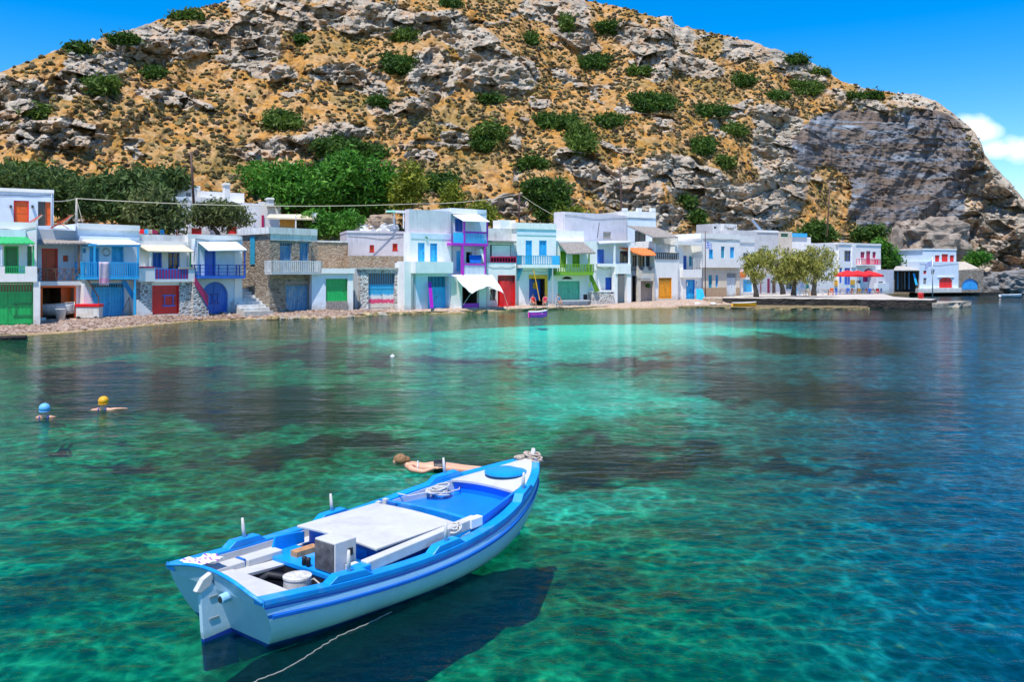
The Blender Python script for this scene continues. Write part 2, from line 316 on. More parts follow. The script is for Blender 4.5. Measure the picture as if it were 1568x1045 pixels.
# blend the per-column sums sideways so that gullies and buttresses stay coherent
def blur(A,w):
    k=np.hanning(2*w+3)[1:-1]; k/=k.sum(); return np.apply_along_axis(lambda r: np.convolve(np.pad(r,(w,w),'edge'),k,'valid'),1,A)
lnD=blur(lnD,140)*.80+blur(lnD,30)*.12+blur(lnD,4)*.08
DD=ft[None,:]*np.exp(lnD)
edge=np.minimum(1,np.minimum(t,1-t)*14)[:,None]
DD+=edge*(-(ridged(PX/70+PY/160,PY/120,4,15)-.5)*5.5-(fbm(PX/26,PY/30,None,4,17)-.5)*(1.2+2.5*rk*(1-cl)) +facets(PX/36+PY/70+wx/60,PY/17-PX/90+wy/40,27,1.3)*4.0*rk*(1-.88*cl) +facets(PX/12+PY/30,PY/7-PX/40,37,1.3)*1.25*rk*(1-.85*cl) +facets(PX/4.5,PY/3.2,47,1.)*.3*rk*(1-.6*cl) -(ridged(PX/15,PY/90,3,29)-.5)*2.5*cl -(fbm(PX/5,PY/4,None,2,23)-.5)*.5)
DD=np.maximum(DD,ft[None,:]-2)
X=(PX-CX)/F*DD; Y=DD; Z=HC+(HY-PY)/F*DD
back=[]
for kk,(dy,dz) in enumerate(((6,1),(30,-6),(90,-40),(200,-110))):
    zz=np.maximum(Z[-1]+dz,-3); back.append(np.stack([X[-1]*(1+dy/DD[-1]),Y[-1]+dy,zz],1))
front_=np.stack([X[0],Y[0]-3,Z[0]-2.5],1)
co_=np.concatenate([front_[None],np.stack([X,Y,Z],2),np.array(back)],0)
NRt=co_.shape[0]
def padr(a): return np.concatenate([a[:1],a,np.repeat(a[-1:],4,0)],0)
ra=padr(rk); ca=padr(cl)
attr=np.stack([ra,ca,padr(sstep(1440,1500,PX)),np.ones_like(ra)],2).reshape(-1,4)
m,nt=newmat('hillside'); p=geo(nt); at=nt.nodes.new('ShaderNodeAttribute'); at.attribute_name='zone'; sc_=nt.nodes.new('ShaderNodeSeparateColor'); nt.links.new(at.outputs['Color'],sc_.inputs[0])
nA=noise(nt,p,.09,5,.6); nB=noise(nt,p,1.1,6,.7); nC=noise(nt,p,.35,5,.65)
gr=ramp(nt,nB,[(.28,(.09,.06,.025)),(.42,(.26,.135,.045)),(.52,(.43,.205,.045)),(.72,(.54,.31,.10))])
gr2=ramp(nt,nB,[(.3,(.14,.10,.04)),(.5,(.42,.25,.11)),(.7,(.60,.42,.25))])
gc=mix(nt,ramp(nt,nC,[(.42,0),(.58,1)]),gr,gr2)
gc=mix(nt,math_(nt,'MULTIPLY',ramp(nt,nA,[(.5,0),(.62,1)]),.45),gc,(.12,.12,.03))
mp=N(nt,'ShaderNodeMapping'); nt.links.new(p,mp.inputs[0]); mp.inputs['Scale'].default_value=(.10,.10,1.0); mp.inputs['Rotation'].default_value=(.0,.22,.0)
st=noise(nt,mp.outputs[0],1.,6,.62,.6); n4=noise(nt,p,.5,6,.62,.3)
rc=ramp(nt,math_(nt,'ADD',math_(nt,'MULTIPLY',st,.45),math_(nt,'MULTIPLY',n4,.55)),[(.34,(.13,.11,.09)),(.44,(.31,.27,.22)),(.55,(.47,.41,.33)),(.68,(.66,.58,.46))])
rc=mix(nt,math_(nt,'MULTIPLY',ramp(nt,nC,[(.48,0),(.62,1)]),.6),rc,(.58,.34,.17))
ccb=ramp(nt,st,[(.34,(.11,.085,.07)),(.46,(.22,.175,.145)),(.54,(.20,.225,.265)),(.66,(.33,.39,.46))])  # cliff rock layers, with the face's bluish shade mixed into their colour
ccb=mix(nt,ramp(nt,nA,[(.42,0),(.6,.7)]),ccb,(.17,.12,.09))
ccb=mix(nt,math_(nt,'MULTIPLY',n4,.35),ccb,(.05,.04,.035))
fac=math_(nt,'ADD',sc_.outputs[0],math_(nt,'MULTIPLY',math_(nt,'SUBTRACT',nB,.5),.9)); fac=ramp(nt,fac,[(.38,0),(.58,1)])
c=mix(nt,fac,gc,rc); c=mix(nt,ramp(nt,math_(nt,'ADD',sc_.outputs[1],math_(nt,'MULTIPLY',math_(nt,'SUBTRACT',nC,.5),.6)),[(.35,0),(.6,1)]),c,ccb)
b=N(nt,'ShaderNodeBsdfPrincipled',Roughness=.95); b.inputs['Specular IOR Level'].default_value=.1; nt.links.new(c,b.inputs['Base Color'])
h=math_(nt,'ADD',math_(nt,'MULTIPLY',n4,1.),math_(nt,'ADD',math_(nt,'MULTIPLY',st,.8),math_(nt,'MULTIPLY',noise(nt,p,2.,4,.6),.2)))
bn_=N(nt,'ShaderNodeBump',Strength=.9,Distance=1.1); nt.links.new(h,bn_.inputs['Height']); nt.links.new(math_(nt,'SUBTRACT',math_(nt,'ADD',.3,math_(nt,'MULTIPLY',sc_.outputs[0],.55)),math_(nt,'MULTIPLY',sc_.outputs[1],.35)),bn_.inputs['Strength']); nt.links.new(bn_.outputs[0],b.inputs['Normal']); out(nt,b.outputs[0]); hillm=m
hill=npmesh('hill',co_.reshape(-1,3),gridfaces(NRt,NC)[:,::-1] if False else gridfaces(NRt,NC),[hillm],True,{'zone':('FLOAT_COLOR','POINT',attr)})
tag(hill,'steep rocky headland with dry golden scrub behind the village','hill',kind='structure')
def hillD(px,py):
    i=int(np.argmin(abs(pxs-px))); col=PY[:,i]; return float(np.interp(-py,-col,DD[:,i]))
# scrub
def tufts(idx,smin,smax,seed):
    r=np.random.default_rng(seed)
    base=np.array([(0,0,1)]+[(math.cos(a)*.85,math.sin(a)*.85,.45) for a in np.arange(5)*2*math.pi/5]+[(math.cos(a),math.sin(a),-.3) for a in (np.arange(5)+.5)*2*math.pi/5])
    fs=[(0,1+i,1+(i+1)%5) for i in range(5)]
    for i in range(5): fs+=[(1+i,6+i,1+(i+1)%5),(6+i,6+(i+1)%5,1+(i+1)%5)]
    fs=np.array(fs); n=len(idx); P=np.stack([X.ravel()[idx],Y.ravel()[idx],Z.ravel()[idx]],1)
    s_=r.uniform(smin,smax,n)**1.0; v=base[None]*(1+r.uniform(-.35,.35,(n,11,1)))*s_[:,None,None]*np.array([1,1,.75]); v=v+P[:,None,:]+np.array([0,0,.08])
    f=(fs[None]+np.arange(n)[:,None,None]*11).reshape(-1,3)
    return v.reshape(-1,3),f,np.repeat(r.uniform(0,1,n),11)
msk=((1-rk)*(PX>-40)*(PX<1600)*(PY<fpy[None,:]-25)*sstep(.38,.6,fbm(PX/30,PY/24,None,3,101)+.12)).ravel()
pr=(dpy*DD*DD).ravel()*msk+0; pr=pr/pr.sum(); idx=RNG.choice(len(pr),10500,p=pr)
v,f,rr=tufts(idx,.12,.5,5)
tm=leafmat('dry_scrub_leaf',(.075,.05,.035),(.13,.115,.04),(.34,.25,.09),.25)
o=npmesh('hillside_scrub',v,f,[tm],False,{'rnd':('FLOAT','POINT',rr)}); tag(o,'low dry tussocks dotting the hillside','scrub',kind='stuff')
pr=((rk>.5)*(cl<.3)*(PX>-40)*(PX<1600)*dpy*DD*DD).ravel(); pr=pr/pr.sum(); idx=RNG.choice(len(pr),1000,p=pr)
v,f,rr=tufts(idx,.15,.5,6)
o=npmesh('loose_boulders',v,f,[paint('boulder_stone',(.44,.39,.33),.95,.25,.5,.4)],False); tag(o,'pale loose stones lying over the crags','boulders',kind='stuff')
# ------------------------------------------------------------------ shore ground, seabed, sea
gp=np.concatenate([np.linspace(-500,-40,24,endpoint=False),np.linspace(-40,1600,560),np.linspace(1610,2300,24)]); 
wl=np.array([wlD(p) for p in gp]); hd=np.interp(gp,*zip(*HD)); hb=np.interp(gp,*zip(*HB)); ftg=np.interp(gp,*zip(*FT)); hz=HC+(HY-hb)/F*hd
hd=np.maximum(hd,wl+1.0); quay=sstep(585,600,gp)
rows=[]
fz=np.interp(gp,pxs,footz)
for kk,tt in enumerate(np.linspace(0,1,26)):
    if tt<=.3: q=tt/.3; D_=wl-np.where(gp<560,3.5,1.2)*(1-q); z_=-1.5*(1-q)+0*q
    elif tt<=.6: q=(tt-.3)/.3; D_=lerp(wl,hd-.6,q); z_=lerp(0,hz,np.where(quay>.5,min(1,q*3.3),q**.8))
    else: q=(tt-.6)/.4; D_=lerp(hd-.6,np.maximum(ftg+5,hd+4),q); z_=lerp(hz,np.maximum(fz+.4,hz),q**2)
    nz=(fbm(gp/6+kk*3.3,gp*0+kk*1.7,None,4,5)-.5)*(.22 if tt<.6 else .05)*(1 if tt>0.02 else 0)
    rows.append(np.stack([(gp-CX)/F*D_,D_,z_+nz],1))
m,nt=newmat('pebble_ground'); p=geo(nt)
vo=N(nt,'ShaderNodeTexVoronoi',Scale=4.5); nt.links.new(p,vo.inputs['Vector']); s3=nt.nodes.new('ShaderNodeSeparateColor'); nt.links.new(vo.outputs['Color'],s3.inputs[0])
c=ramp(nt,s3.outputs[0],[(0,(.34,.21,.14)),(.5,(.50,.34,.25)),(.8,(.56,.44,.35)),(1,(.30,.22,.17))]); c=mix(nt,math_(nt,'MULTIPLY',noise(nt,p,.5,4),.6),c,(.50,.38,.28))
sz=nt.nodes.new('ShaderNodeSeparateXYZ'); nt.links.new(p,sz.inputs[0])
c=mix(nt,ramp(nt,math_(nt,'ADD',sz.outputs[2],math_(nt,'MULTIPLY',math_(nt,'SUBTRACT',noise(nt,p,1.5,4),.5),.3)),[(.0,1),(.16,0)]),c,(.30,.20,.07))
b=N(nt,'ShaderNodeBsdfPrincipled',Roughness=.9); nt.links.new(c,b.inputs['Base Color']); nt.links.new(bump(nt,vo.outputs['Distance'],.7,.15),b.inputs['Normal']); out(nt,b.outputs[0])
g=npmesh('ground',np.concatenate(rows),gridfaces(26,len(gp)),[m]); tag(g,'pebble shore and quay ground below the houses','ground',kind='structure')
# seabed: patches of weed, sand and deeper blue bottom
NX,NY=420,420
u=np.linspace(-1,1,NX); yy=np.concatenate([np.linspace(-14,3,12,endpoint=False),3*(330/3.)**(np.linspace(0,1,NY-12))])
U,YY=np.meshgrid(u,yy); XX=U*(np.maximum(YY,0)*.95+26)
bz=-.55-.5*fbm(XX/9,YY/9,None,3,7)-.45*fbm(XX*1.1,YY*1.1,None,4,9)
spx=CX+F*XX/np.maximum(YY,3); spy=HY+(HC)*F/np.maximum(YY,3)     # bearing and surface row above this bottom point
wlg=HC*F/(np.interp(spx,*zip(*WL))-HY)
sh=sstep(11,0,wlg-YY); bz=lerp(bz,-1.7,sh*.75)
bz=bz-sstep(900,2000,spx)*.8
bz=np.where(YY>wlg+1,-3,bz)
wxx=(fbm(XX/(YY*.16+1),np.log(np.maximum(YY,1))*5,None,5,41,.6)-.5); px2=spx+wxx*240; py2=spy+(fbm(spx/90,np.log(np.maximum(YY,1))*9,None,5,43,.65)-.5)*np.clip((spy-HY)*.42,5,90)
WEED=[(330,575,300,20,0),(170,545,220,18,0),(450,515,130,9,0),(930,640,230,20,0),(520,625,170,16,0),(70,785,150,36,-8),(690,525,200,4,0),(1000,528,160,6,0),(1200,560,240,20,0),(1230,500,130,10,0),(230,640,120,9,0),(880,790,70,30,0),(1260,640,120,9,0)]
SAND=[(900,500,230,26,0),(620,505,60,8,0),(1080,488,160,8,0),(240,585,50,9,0),(750,690,300,25,0),(950,570,170,18,0)]
SOFTW=ellmask(px2,py2,WEED,.6); SOFTS=ellmask(px2,py2,SAND,.5); BL=sstep(880,1560,spx-(spy-650)*.45)
SOFTW=SOFTW*(1-.42*sstep(690,760,spy)); SOFTW=np.maximum(SOFTW,.45*sstep(.58,.72,fbm(XX/3.2,YY/4,None,4,77))*sstep(620,760,spy))
za=np.stack([SOFTW,SOFTS,BL,np.ones_like(BL)],2).reshape(-1,4)
m,nt=newmat('seabed'); p=geo(nt); at=nt.nodes.new('ShaderNodeAttribute'); at.attribute_name='zone'; s3=nt.nodes.new('ShaderNodeSeparateColor'); nt.links.new(at.outputs['Color'],s3.inputs[0])
n1=noise(nt,p,1.3,6,.7,.5); n2=noise(nt,p,.35,4,.6)
basec=ramp(nt,n1,[(.3,(.005,.14,.06)),(.5,(.015,.40,.20)),(.72,(.05,.70,.38))])
bluec=ramp(nt,n1,[(.3,(.005,.10,.22)),(.5,(.005,.20,.44)),(.72,(.02,.36,.62))])
sandc=ramp(nt,n1,[(.3,(.04,.78,.60)),(.7,(.10,.98,.80))])
weedc=ramp(nt,n1,[(.3,(.008,.03,.022)),(.6,(.02,.06,.04)),(.8,(.07,.12,.05))])
c=mix(nt,s3.outputs[2],basec,bluec); c=mix(nt,s3.outputs[1],c,sandc)
c=mix(nt,ramp(nt,math_(nt,'ADD',s3.outputs[0],math_(nt,'MULTIPLY',math_(nt,'SUBTRACT',n1,.5),.8)),[(.25,0),(.8,1)]),c,weedc)
vor=N(nt,'ShaderNodeTexVoronoi',Scale=2.2); nt.links.new(p,vor.inputs['Vector'])
c=mix(nt,ramp(nt,vor.outputs['Distance'],[(.05,.5),(.2,0)]),c,(.35,.42,.10))
b=N(nt,'ShaderNodeBsdfPrincipled',Roughness=1.); b.inputs['Specular IOR Level'].default_value=0; nt.links.new(c,b.inputs['Base Color']); nt.links.new(bump(nt,n1,.6,.3),b.inputs['Normal']); out(nt,b.outputs[0])
o=npmesh('seabed',np.stack([XX,YY,bz],2).reshape(-1,3),gridfaces(NY,NX),[m],True,{'zone':('FLOAT_COLOR','POINT',za)}); tag(o,'seabed of sand, stones and weed under clear water','seabed',kind='structure')
m,nt=newmat('sea_water'); p=geo(nt)
mp=N(nt,'ShaderNodeMapping'); nt.links.new(p,mp.inputs[0]); mp.inputs['Scale'].default_value=(.55,1.,1); mp.inputs['Rotation'].default_value=(0,0,.12)
w1=noise(nt,mp.outputs[0],.8,3,.5,.3); w2=noise(nt,mp.outputs[0],3.6,4,.6,.6); w3=noise(nt,mp.outputs[0],12,2,.5)
gust=noise(nt,p,.06,3)
hh=math_(nt,'ADD',math_(nt,'MULTIPLY',w1,1.),math_(nt,'ADD',math_(nt,'MULTIPLY',w2,.33),math_(nt,'MULTIPLY',w3,.03)))
bm_=N(nt,'ShaderNodeBump',Strength=1.,Distance=.09); nt.links.new(hh,bm_.inputs['Height']); nt.links.new(ramp(nt,gust,[(.3,.55),(.7,1)]),bm_.inputs['Strength'])
# refracted light: the wavy surface gathers light into a net of brighter lines, modelled in how much it lets through
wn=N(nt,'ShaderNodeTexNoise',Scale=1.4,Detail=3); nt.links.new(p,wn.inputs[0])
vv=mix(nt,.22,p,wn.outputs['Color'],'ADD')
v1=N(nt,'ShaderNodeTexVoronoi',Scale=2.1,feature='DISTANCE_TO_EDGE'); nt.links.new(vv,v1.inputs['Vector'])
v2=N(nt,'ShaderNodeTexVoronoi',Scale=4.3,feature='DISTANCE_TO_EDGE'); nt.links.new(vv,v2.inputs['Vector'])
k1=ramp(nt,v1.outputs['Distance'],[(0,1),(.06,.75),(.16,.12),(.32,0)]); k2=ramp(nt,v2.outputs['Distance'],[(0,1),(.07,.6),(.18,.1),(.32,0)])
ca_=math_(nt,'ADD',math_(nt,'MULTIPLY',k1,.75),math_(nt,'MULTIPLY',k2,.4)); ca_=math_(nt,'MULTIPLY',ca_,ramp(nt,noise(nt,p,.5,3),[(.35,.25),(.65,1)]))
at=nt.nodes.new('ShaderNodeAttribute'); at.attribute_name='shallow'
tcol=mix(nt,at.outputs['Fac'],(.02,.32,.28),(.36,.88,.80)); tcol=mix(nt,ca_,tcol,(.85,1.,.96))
tr=nt.nodes.new('ShaderNodeBsdfTransparent'); nt.links.new(tcol,tr.inputs[0])
df=nt.nodes.new('ShaderNodeBsdfDiffuse'); nt.links.new(ramp(nt,noise(nt,p,.03,2),[(.3,(.0,.075,.10)),(.7,(.0,.11,.10))]),df.inputs[0])
m1=N(nt,'ShaderNodeMixShader'); m1.inputs[0].default_value=.09; nt.links.new(tr.outputs[0],m1.inputs[1]); nt.links.new(df.outputs[0],m1.inputs[2])
gs=N(nt,'ShaderNodeBsdfGlossy',Roughness=.04); nt.links.new(bm_.outputs[0],gs.inputs['Normal']); gs.inputs['Color'].default_value=(1,1,1,1)
fr=N(nt,'ShaderNodeFresnel',IOR=1.33); nt.links.new(bm_.outputs[0],fr.inputs['Normal'])
m2=nt.nodes.new('ShaderNodeMixShader'); nt.links.new(math_(nt,'MULTIPLY',fr.outputs[0],.66),m2.inputs[0]); nt.links.new(m1.outputs[0],m2.inputs[1]); nt.links.new(gs.outputs[0],m2.inputs[2])
out(nt,m2.outputs[0])
sx=np.linspace(-1,1,160); sy=np.concatenate([np.linspace(-30,2,8,endpoint=False),2*(450.)**np.linspace(0,1,260)]); SU,SY=np.meshgrid(sx,sy); SX=SU*(60+np.maximum(SY,0)*.95)
qx=CX+F*SX/np.maximum(SY,3); qy=HY+HC*F/np.maximum(SY,3); qd=HC*F/(np.interp(qx,*zip(*WL))-HY)
shal=np.maximum(ellmask(qx+(fbm(SX/4,SY/5,None,3,3)-.5)*200,qy+(fbm(qx/60,SY/5,None,3,4)-.5)*20,[(880,497,270,24,0),(610,503,90,10,0),(1080,486,170,9,0),(760,600,320,50,0)],.5)*np.where(qy>540,.35,1),.45*sstep(8,0,qd-SY)*sstep(450,620,qx)*sstep(1300,1000,qx))
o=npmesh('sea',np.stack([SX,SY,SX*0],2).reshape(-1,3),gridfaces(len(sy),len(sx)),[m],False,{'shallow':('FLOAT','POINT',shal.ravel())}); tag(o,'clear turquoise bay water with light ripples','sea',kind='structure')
# ------------------------------------------------------------------ houses: every size below is read on the facade's own plane
VW=[0,0,1]
def vw(*a): VW[:]=a
def q_(x,y): return VW[0]+x/VW[2],VW[1]+y/VW[2]
V1=(0,270,4.0208);V2=(200,270,4.0208);V3=(370,290,4.977);V4=(520,290,4.977);V5=(720,290,4.977);V6=(920,300,5.223);V7=(1120,320,5.804);V8=(1340,320,5.807)
ALLH=[]
class House:
    def __init__(s,name,label,cat,px0,D0,px1,D1,pyb,group=None):
        A=Vector(((px0-CX)/F*D0,D0)); B=Vector(((px1-CX)/F*D1,D1)); s.A=A; s.u=(B-A).normalized(); s.n=Vector((s.u.y,-s.u.x))
        s.z0=HC+(HY-pyb)/F*(D0+D1)/2; s.o=thing(name,label,cat,(A.x,A.y,s.z0),math.atan2(s.u.y,s.u.x),group)
        ALLH.append(s); s.bd=[]
    def hit(s,px,py,v=0.):
        d=Vector(((px-CX)/F,1.,(HY-py)/F)); C=Vector((0,0,HC))
        tt=((s.A-Vector((0,0))).dot(s.n)+v)/(Vector((d.x,d.y)).dot(s.n)); P=C+d*tt
        return (Vector((P.x,P.y))-s.A).dot(s.u),P.z-s.z0
    def P(s,x,y,v=0.):
        u,z=s.hit(*q_(x,y),v); return (u,-v,z)
    def wpos(s,u,v,z): 
        p=s.A+s.u*u+s.n*v; return Vector((p.x,p.y,z+s.z0))
    def rect(s,r,v=0.):
        x0,y0=q_(r[0],r[1]); bot=r[3] is None; x1,y1=q_(r[2],r[1] if bot else r[3]); ym=(y0+y1)/2; xm=(x0+x1)/2
        u0=s.hit(x0,ym,v)[0];u1=s.hit(x1,ym,v)[0];z1=s.hit(xm,y0,v)[1];z0=-.35 if bot else s.hit(xm,y1,v)[1]
        return u0,z0,u1,z1
    def box(s,name,mat,r,v0,v1,rv=None,bottom=None,parent=None,bevel=0):
        u0,z0,u1,z1=s.rect(r,v1 if rv is None else rv); m=MB(); m.box(u0,-v1,z0,u1,-v0,z1); return m.build(name,mat,parent or s.o,bevel=bevel)
    def body(s,r,v=0.,depth=4.,mat=None,ops=(),name='wall',rd=.2,trim=None):
        mat=mat or white; u0,z0,u1,z1=s.rect(r,v); hol=[]; s.bd.append((u0,z0,u1,z1,v))
        for o in ops:
            a=s.rect(o[1],v); hol.append((max(a[0],u0+.02),a[1] if o[1][3] is not None else z0,min(a[2],u1-.02),min(a[3],z1-.02)))
        us=sorted({u0,u1,*[h[0] for h in hol],*[h[2] for h in hol]}); zs=sorted({z0,z1,*[h[1] for h in hol],*[h[3] for h in hol]})
        m=MB(); y=-v
        for i in range(len(us)-1):
            for j in range(len(zs)-1):
                cu=(us[i]+us[i+1])/2;cz=(zs[j]+zs[j+1])/2
                if any(h[0]<cu<h[2] and h[1]<cz<h[3] for h in hol): continue
                m.quad((us[i],y,zs[j]),(us[i+1],y,zs[j]),(us[i+1],y,zs[j+1]),(us[i],y,zs[j+1]))
        for h,o in zip(hol,ops):
            dp=rd
            if o[0]=='o': dp=.35
            a,b,c,d=h; m.quad((a,y,b),(a,y,d),(a,y+dp,d),(a,y+dp,b)); m.quad((c,y,d),(c,y,b),(c,y+dp,b),(c,y+dp,d)); m.quad((a,y,d),(c,y,d),(c,y+dp,d),(a,y+dp,d)); m.quad((c,y,b),(a,y,b),(a,y+dp,b),(c,y+dp,b))
            if len(o)>3 and o[3].get('arch'):
                w_=(c-a)/2; ah=w_*o[3]['arch']; k=8
                for sg in (0,1):
                    pts=[]
                    for q in range(k+1):
                        t_=math.pi/2*q/k; x=w_-w_*math.cos(t_); z=d-ah+ah*math.sin(t_); pts.append((a+x if sg==0 else c-x,y+.003,z))
                    cor=(a if sg==0 else c,y+.003,d)
                    for q in range(k): m.add([cor,pts[q],pts[q+1]],[(0,1,2)]); 
                    for q in range(k): m.quad(pts[q],pts[q+1],(pts[q+1][0],y+dp,pts[q+1][2]),(pts[q][0],y+dp,pts[q][2]))
        Y=y+depth
        m.quad((u0,Y,z0),(u0,y,z0),(u0,y,z1),(u0,Y,z1)); m.quad((u1,y,z0),(u1,Y,z0),(u1,Y,z1),(u1,y,z1)); m.quad((u1,Y,z0),(u0,Y,z0),(u0,Y,z1),(u1,Y,z1))
        # roof with a low parapet
        p_=.14;pz=z1-.18
        m.quad((u0,y,z1),(u1,y,z1),(u1-p_,y+p_,z1),(u0+p_,y+p_,z1)); m.quad((u1,y,z1),(u1,Y,z1),(u1-p_,Y-p_,z1),(u1-p_,y+p_,z1)); m.quad((u1,Y,z1),(u0,Y,z1),(u0+p_,Y-p_,z1),(u1-p_,Y-p_,z1)); m.quad((u0,Y,z1),(u0,y,z1),(u0+p_,y+p_,z1),(u0+p_,Y-p_,z1))
        a_=(u0+p_,y+p_);b_=(u1-p_,y+p_);c_=(u1-p_,Y-p_);d_=(u0+p_,Y-p_)
        for e,g_ in ((b_,a_),(c_,b_),(d_,c_),(a_,d_)): m.quad((*e,z1),(*g_,z1),(*g_,pz),(*e,pz))
        m.quad((*a_,pz),(*b_,pz),(*c_,pz),(*d_,pz))
        w_=m.build(name,mat,s.o)
        for h,o in zip(hol,ops): s.leaf(o[0],h,v-(rd-.06),o[2],o[3] if len(o)>3 else {})
        return w_
    def leaf(s,kind,h,v,mat,op):
        a,b,c,d=h; w=c-a; H=d-b; y=-v
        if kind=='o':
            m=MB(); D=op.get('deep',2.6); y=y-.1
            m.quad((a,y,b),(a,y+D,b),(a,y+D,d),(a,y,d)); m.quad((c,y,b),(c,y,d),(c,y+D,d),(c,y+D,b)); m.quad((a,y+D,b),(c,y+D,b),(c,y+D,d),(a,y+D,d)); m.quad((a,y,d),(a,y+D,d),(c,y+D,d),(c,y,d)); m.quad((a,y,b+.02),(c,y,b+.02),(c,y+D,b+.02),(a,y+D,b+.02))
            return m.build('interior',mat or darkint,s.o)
        isdoor=kind in('d','g')
        m=MB()
        top=d
        if op.get('bars'):
            top=d-H*op['bars']; n=max(5,int(w/.16))
            for i in range(n): x=a+w*(i+.5)/n; m.box(x-.022,y-.01,top,x+.022,y+.02,d)
            m.box(a,y-.02,top-.04,c,y+.03,top+.04)
        if kind=='w':
            t_=.05; m.box(a,y-.03,b,a+t_,y+.03,d); m.box(c-t_,y-.03,b,c,y+.03,d); m.box(a,y-.03,b,c,y+.03,b+t_); m.box(a,y-.03,d-t_,c,y+.03,d); xm=(a+c)/2
            m.box(xm-.025,y-.025,b,xm+.025,y+.025,d); m.box(a,y-.02,b+H*.6,c,y+.02,b+H*.6+.04)
            o=m.build('window',mat,s.o); g_=MB(); g_.box(a+.02,y+.035,b+.02,c-.02,y+.045,d-.02); g_.build('pane',glass,o); return o
        if kind=='s':
            for lf in (0,1):
                x0=a+lf*w/2+.01;x1=a+(lf+1)*w/2-.01
                m.box(x0,y-.02,b,x0+.05,y+.02,top);m.box(x1-.05,y-.02,b,x1,y+.02,top)
                n=max(5,int(H/.11))
                for i in range(n):
                    z=b+(top-b)*(i+.5)/n; m.prism([(x0,y-.02,z-.035),(x0,y+.02,z+.035),(x0,y+.03,z+.025),(x0,y-.01,z-.045)],(x1-x0,0,0))
                m.box(x0,y+.02,b,x1,y+.035,top)
        elif kind=='p':
            m.box(a+.02,y,b+.02,c-.02,y+.05,top-.02); m.box(a+.02,y-.02,b+.02,a+.09,y,top-.02); m.box(c-.09,y-.02,b+.02,c-.02,y,top-.02); m.box(a+.09,y-.02,b+.02,c-.09,y,b+.1); m.box(a+.09,y-.02,top-.1,c-.09,y,top-.02); m.box(a+.09,y-.02,(b+top)/2-.03,c-.09,y,(b+top)/2+.04)
        else:
            n=max(3,int(w/(.17 if kind=='d' else .2)))
            for i in range(n):
                x0=a+w*i/n;x1=a+w*(i+1)/n; jit=random.uniform(-.006,.006)
                m.box(x0+.006,y-.0+jit,b+.03,x1-.006,y+.04,top-.01)
            m.box(a,y+.035,b,c,y+.06,top)
            if kind=='g':
                xm=(a+c)/2; m.box(xm-.05,y-.03,b+.03,xm-.008,y-.008,top-.02); m.box(xm+.008,y-.03,b+.03,xm+.05,y-.008,top-.02)
                for z in (b+H*.12,b+(top-b)*.86): m.box(a+.05,y-.028,z,xm-.06,y-.008,z+.1); m.box(xm+.06,y-.028,z,c-.05,y-.008,z+.1)
        o=m.build('door' if isdoor else ('shutter' if kind in 'sp' else 'window'),mat,s.o)
        if op.get('bars'): g_=MB(); g_.box(a,y+.05,top,c,y+.06,d); g_.build('pane',glass,o)
        fm=op.get('fm')
        if fm:
            f_=MB(); t_=op.get('fw',.09); f_.box(a-.0,y-.1,b,a+t_,y-.031,d); f_.box(c-t_,y-.1,b,c,y-.031,d); f_.box(a+t_,y-.1,d-t_,c-t_,y-.031,d)
            if not isdoor: f_.box(a-.05,y-.16,b-.05,c+.05,y-.031,b)
            f_.build('frame',fm,o)
        if isdoor:
            k=MB(); x=(a+c)/2+(.1 if kind=='g' else w*.33); k.box(x-.02,y-.09,b+H*.42,x+.02,y-.05,b+H*.42+.14); k.box(x-.015,y-.06,b+H*.42,x+.015,y-.02,b+H*.42+.02); k.build('handle',darkmetal,o)
            if op.get('wicket'):
                r_=s.rect(op['wicket'],v); e_=MB(); t_=.07
                e_.box(r_[0],y-.05,r_[1],r_[0]+t_,y-.03,r_[3]); e_.box(r_[2]-t_,y-.05,r_[1],r_[2],y-.03,r_[3]); e_.box(r_[0]-.15,y-.05,r_[1]-.03,r_[2]+.15,y-.028,r_[1]+t_); e_.box(r_[0]-.15,y-.05,r_[3]-t_,r_[2]+.15,y-.028,r_[3]+.03)
                e_.build('hatch_frame',op.get('wm',fm or mat),o)
        return o
    def rail(s,r,v,mat,n=12,vb=0.,style='v',name='railing',t=.05,bal=.028,sides=True,mat2=None):
        u0,z0,u1,z1=s.rect(r,v); m=MB(); y=-v
        def run(p,q,k):
            p=Vector(p);q=Vector(q); dx=abs(q.x-p.x);dy=abs(q.y-p.y)
            for z in ((z0+.04,z0+.08),(z1-.06,z1)): m.box(min(p.x,q.x)-t/2,min(p.y,q.y)-t/2,z[0],max(p.x,q.x)+t/2,max(p.y,q.y)+t/2,z[1],0)
            for i in range(k+1):
                c=p.lerp(q,i/k); big=i in(0,k) or (style=='h' and i%2==0)
                if style=='v' or big: h_=t*.75 if big else bal/2*(1.6 if style=='v' else 1); m.box(c.x-h_,c.y-h_,z0,c.x+h_,c.y+h_,z1-.06 if not big else z1+.01,0 if big else (1 if mat2 and i%2 else 0))
                if style=='x' and i<k:
                    d=p.lerp(q,(i+1)/k); m.tube([(c.x,c.y,z0+.08),(d.x,d.y,z1-.06)],.02,4,0); m.tube([(c.x,c.y,z1-.06),(d.x,d.y,z0+.08)],.02,4,0); m.box(c.x-.025,c.y-.025,z0,c.x+.025,c.y+.025,z1,0)
            if style=='h':
                for z in (lerp(z0,z1,.36),lerp(z0,z1,.66)): m.box(min(p.x,q.x)-.02,min(p.y,q.y)-.02,z-.02,max(p.x,q.x)+.02,max(p.y,q.y)+.02,z+.02,0)
        run((u0,y,0),(u1,y,0),n)
        if sides and v-vb>.4:
            k=max(1,int(n*(v-vb)/max(.5,(u1-u0)))); run((u0,y,0),(u0,-vb,0),k); run((u1,y,0),(u1,-vb,0),k)
        return m.build(name,[mat,mat2] if mat2 else mat,s.o)
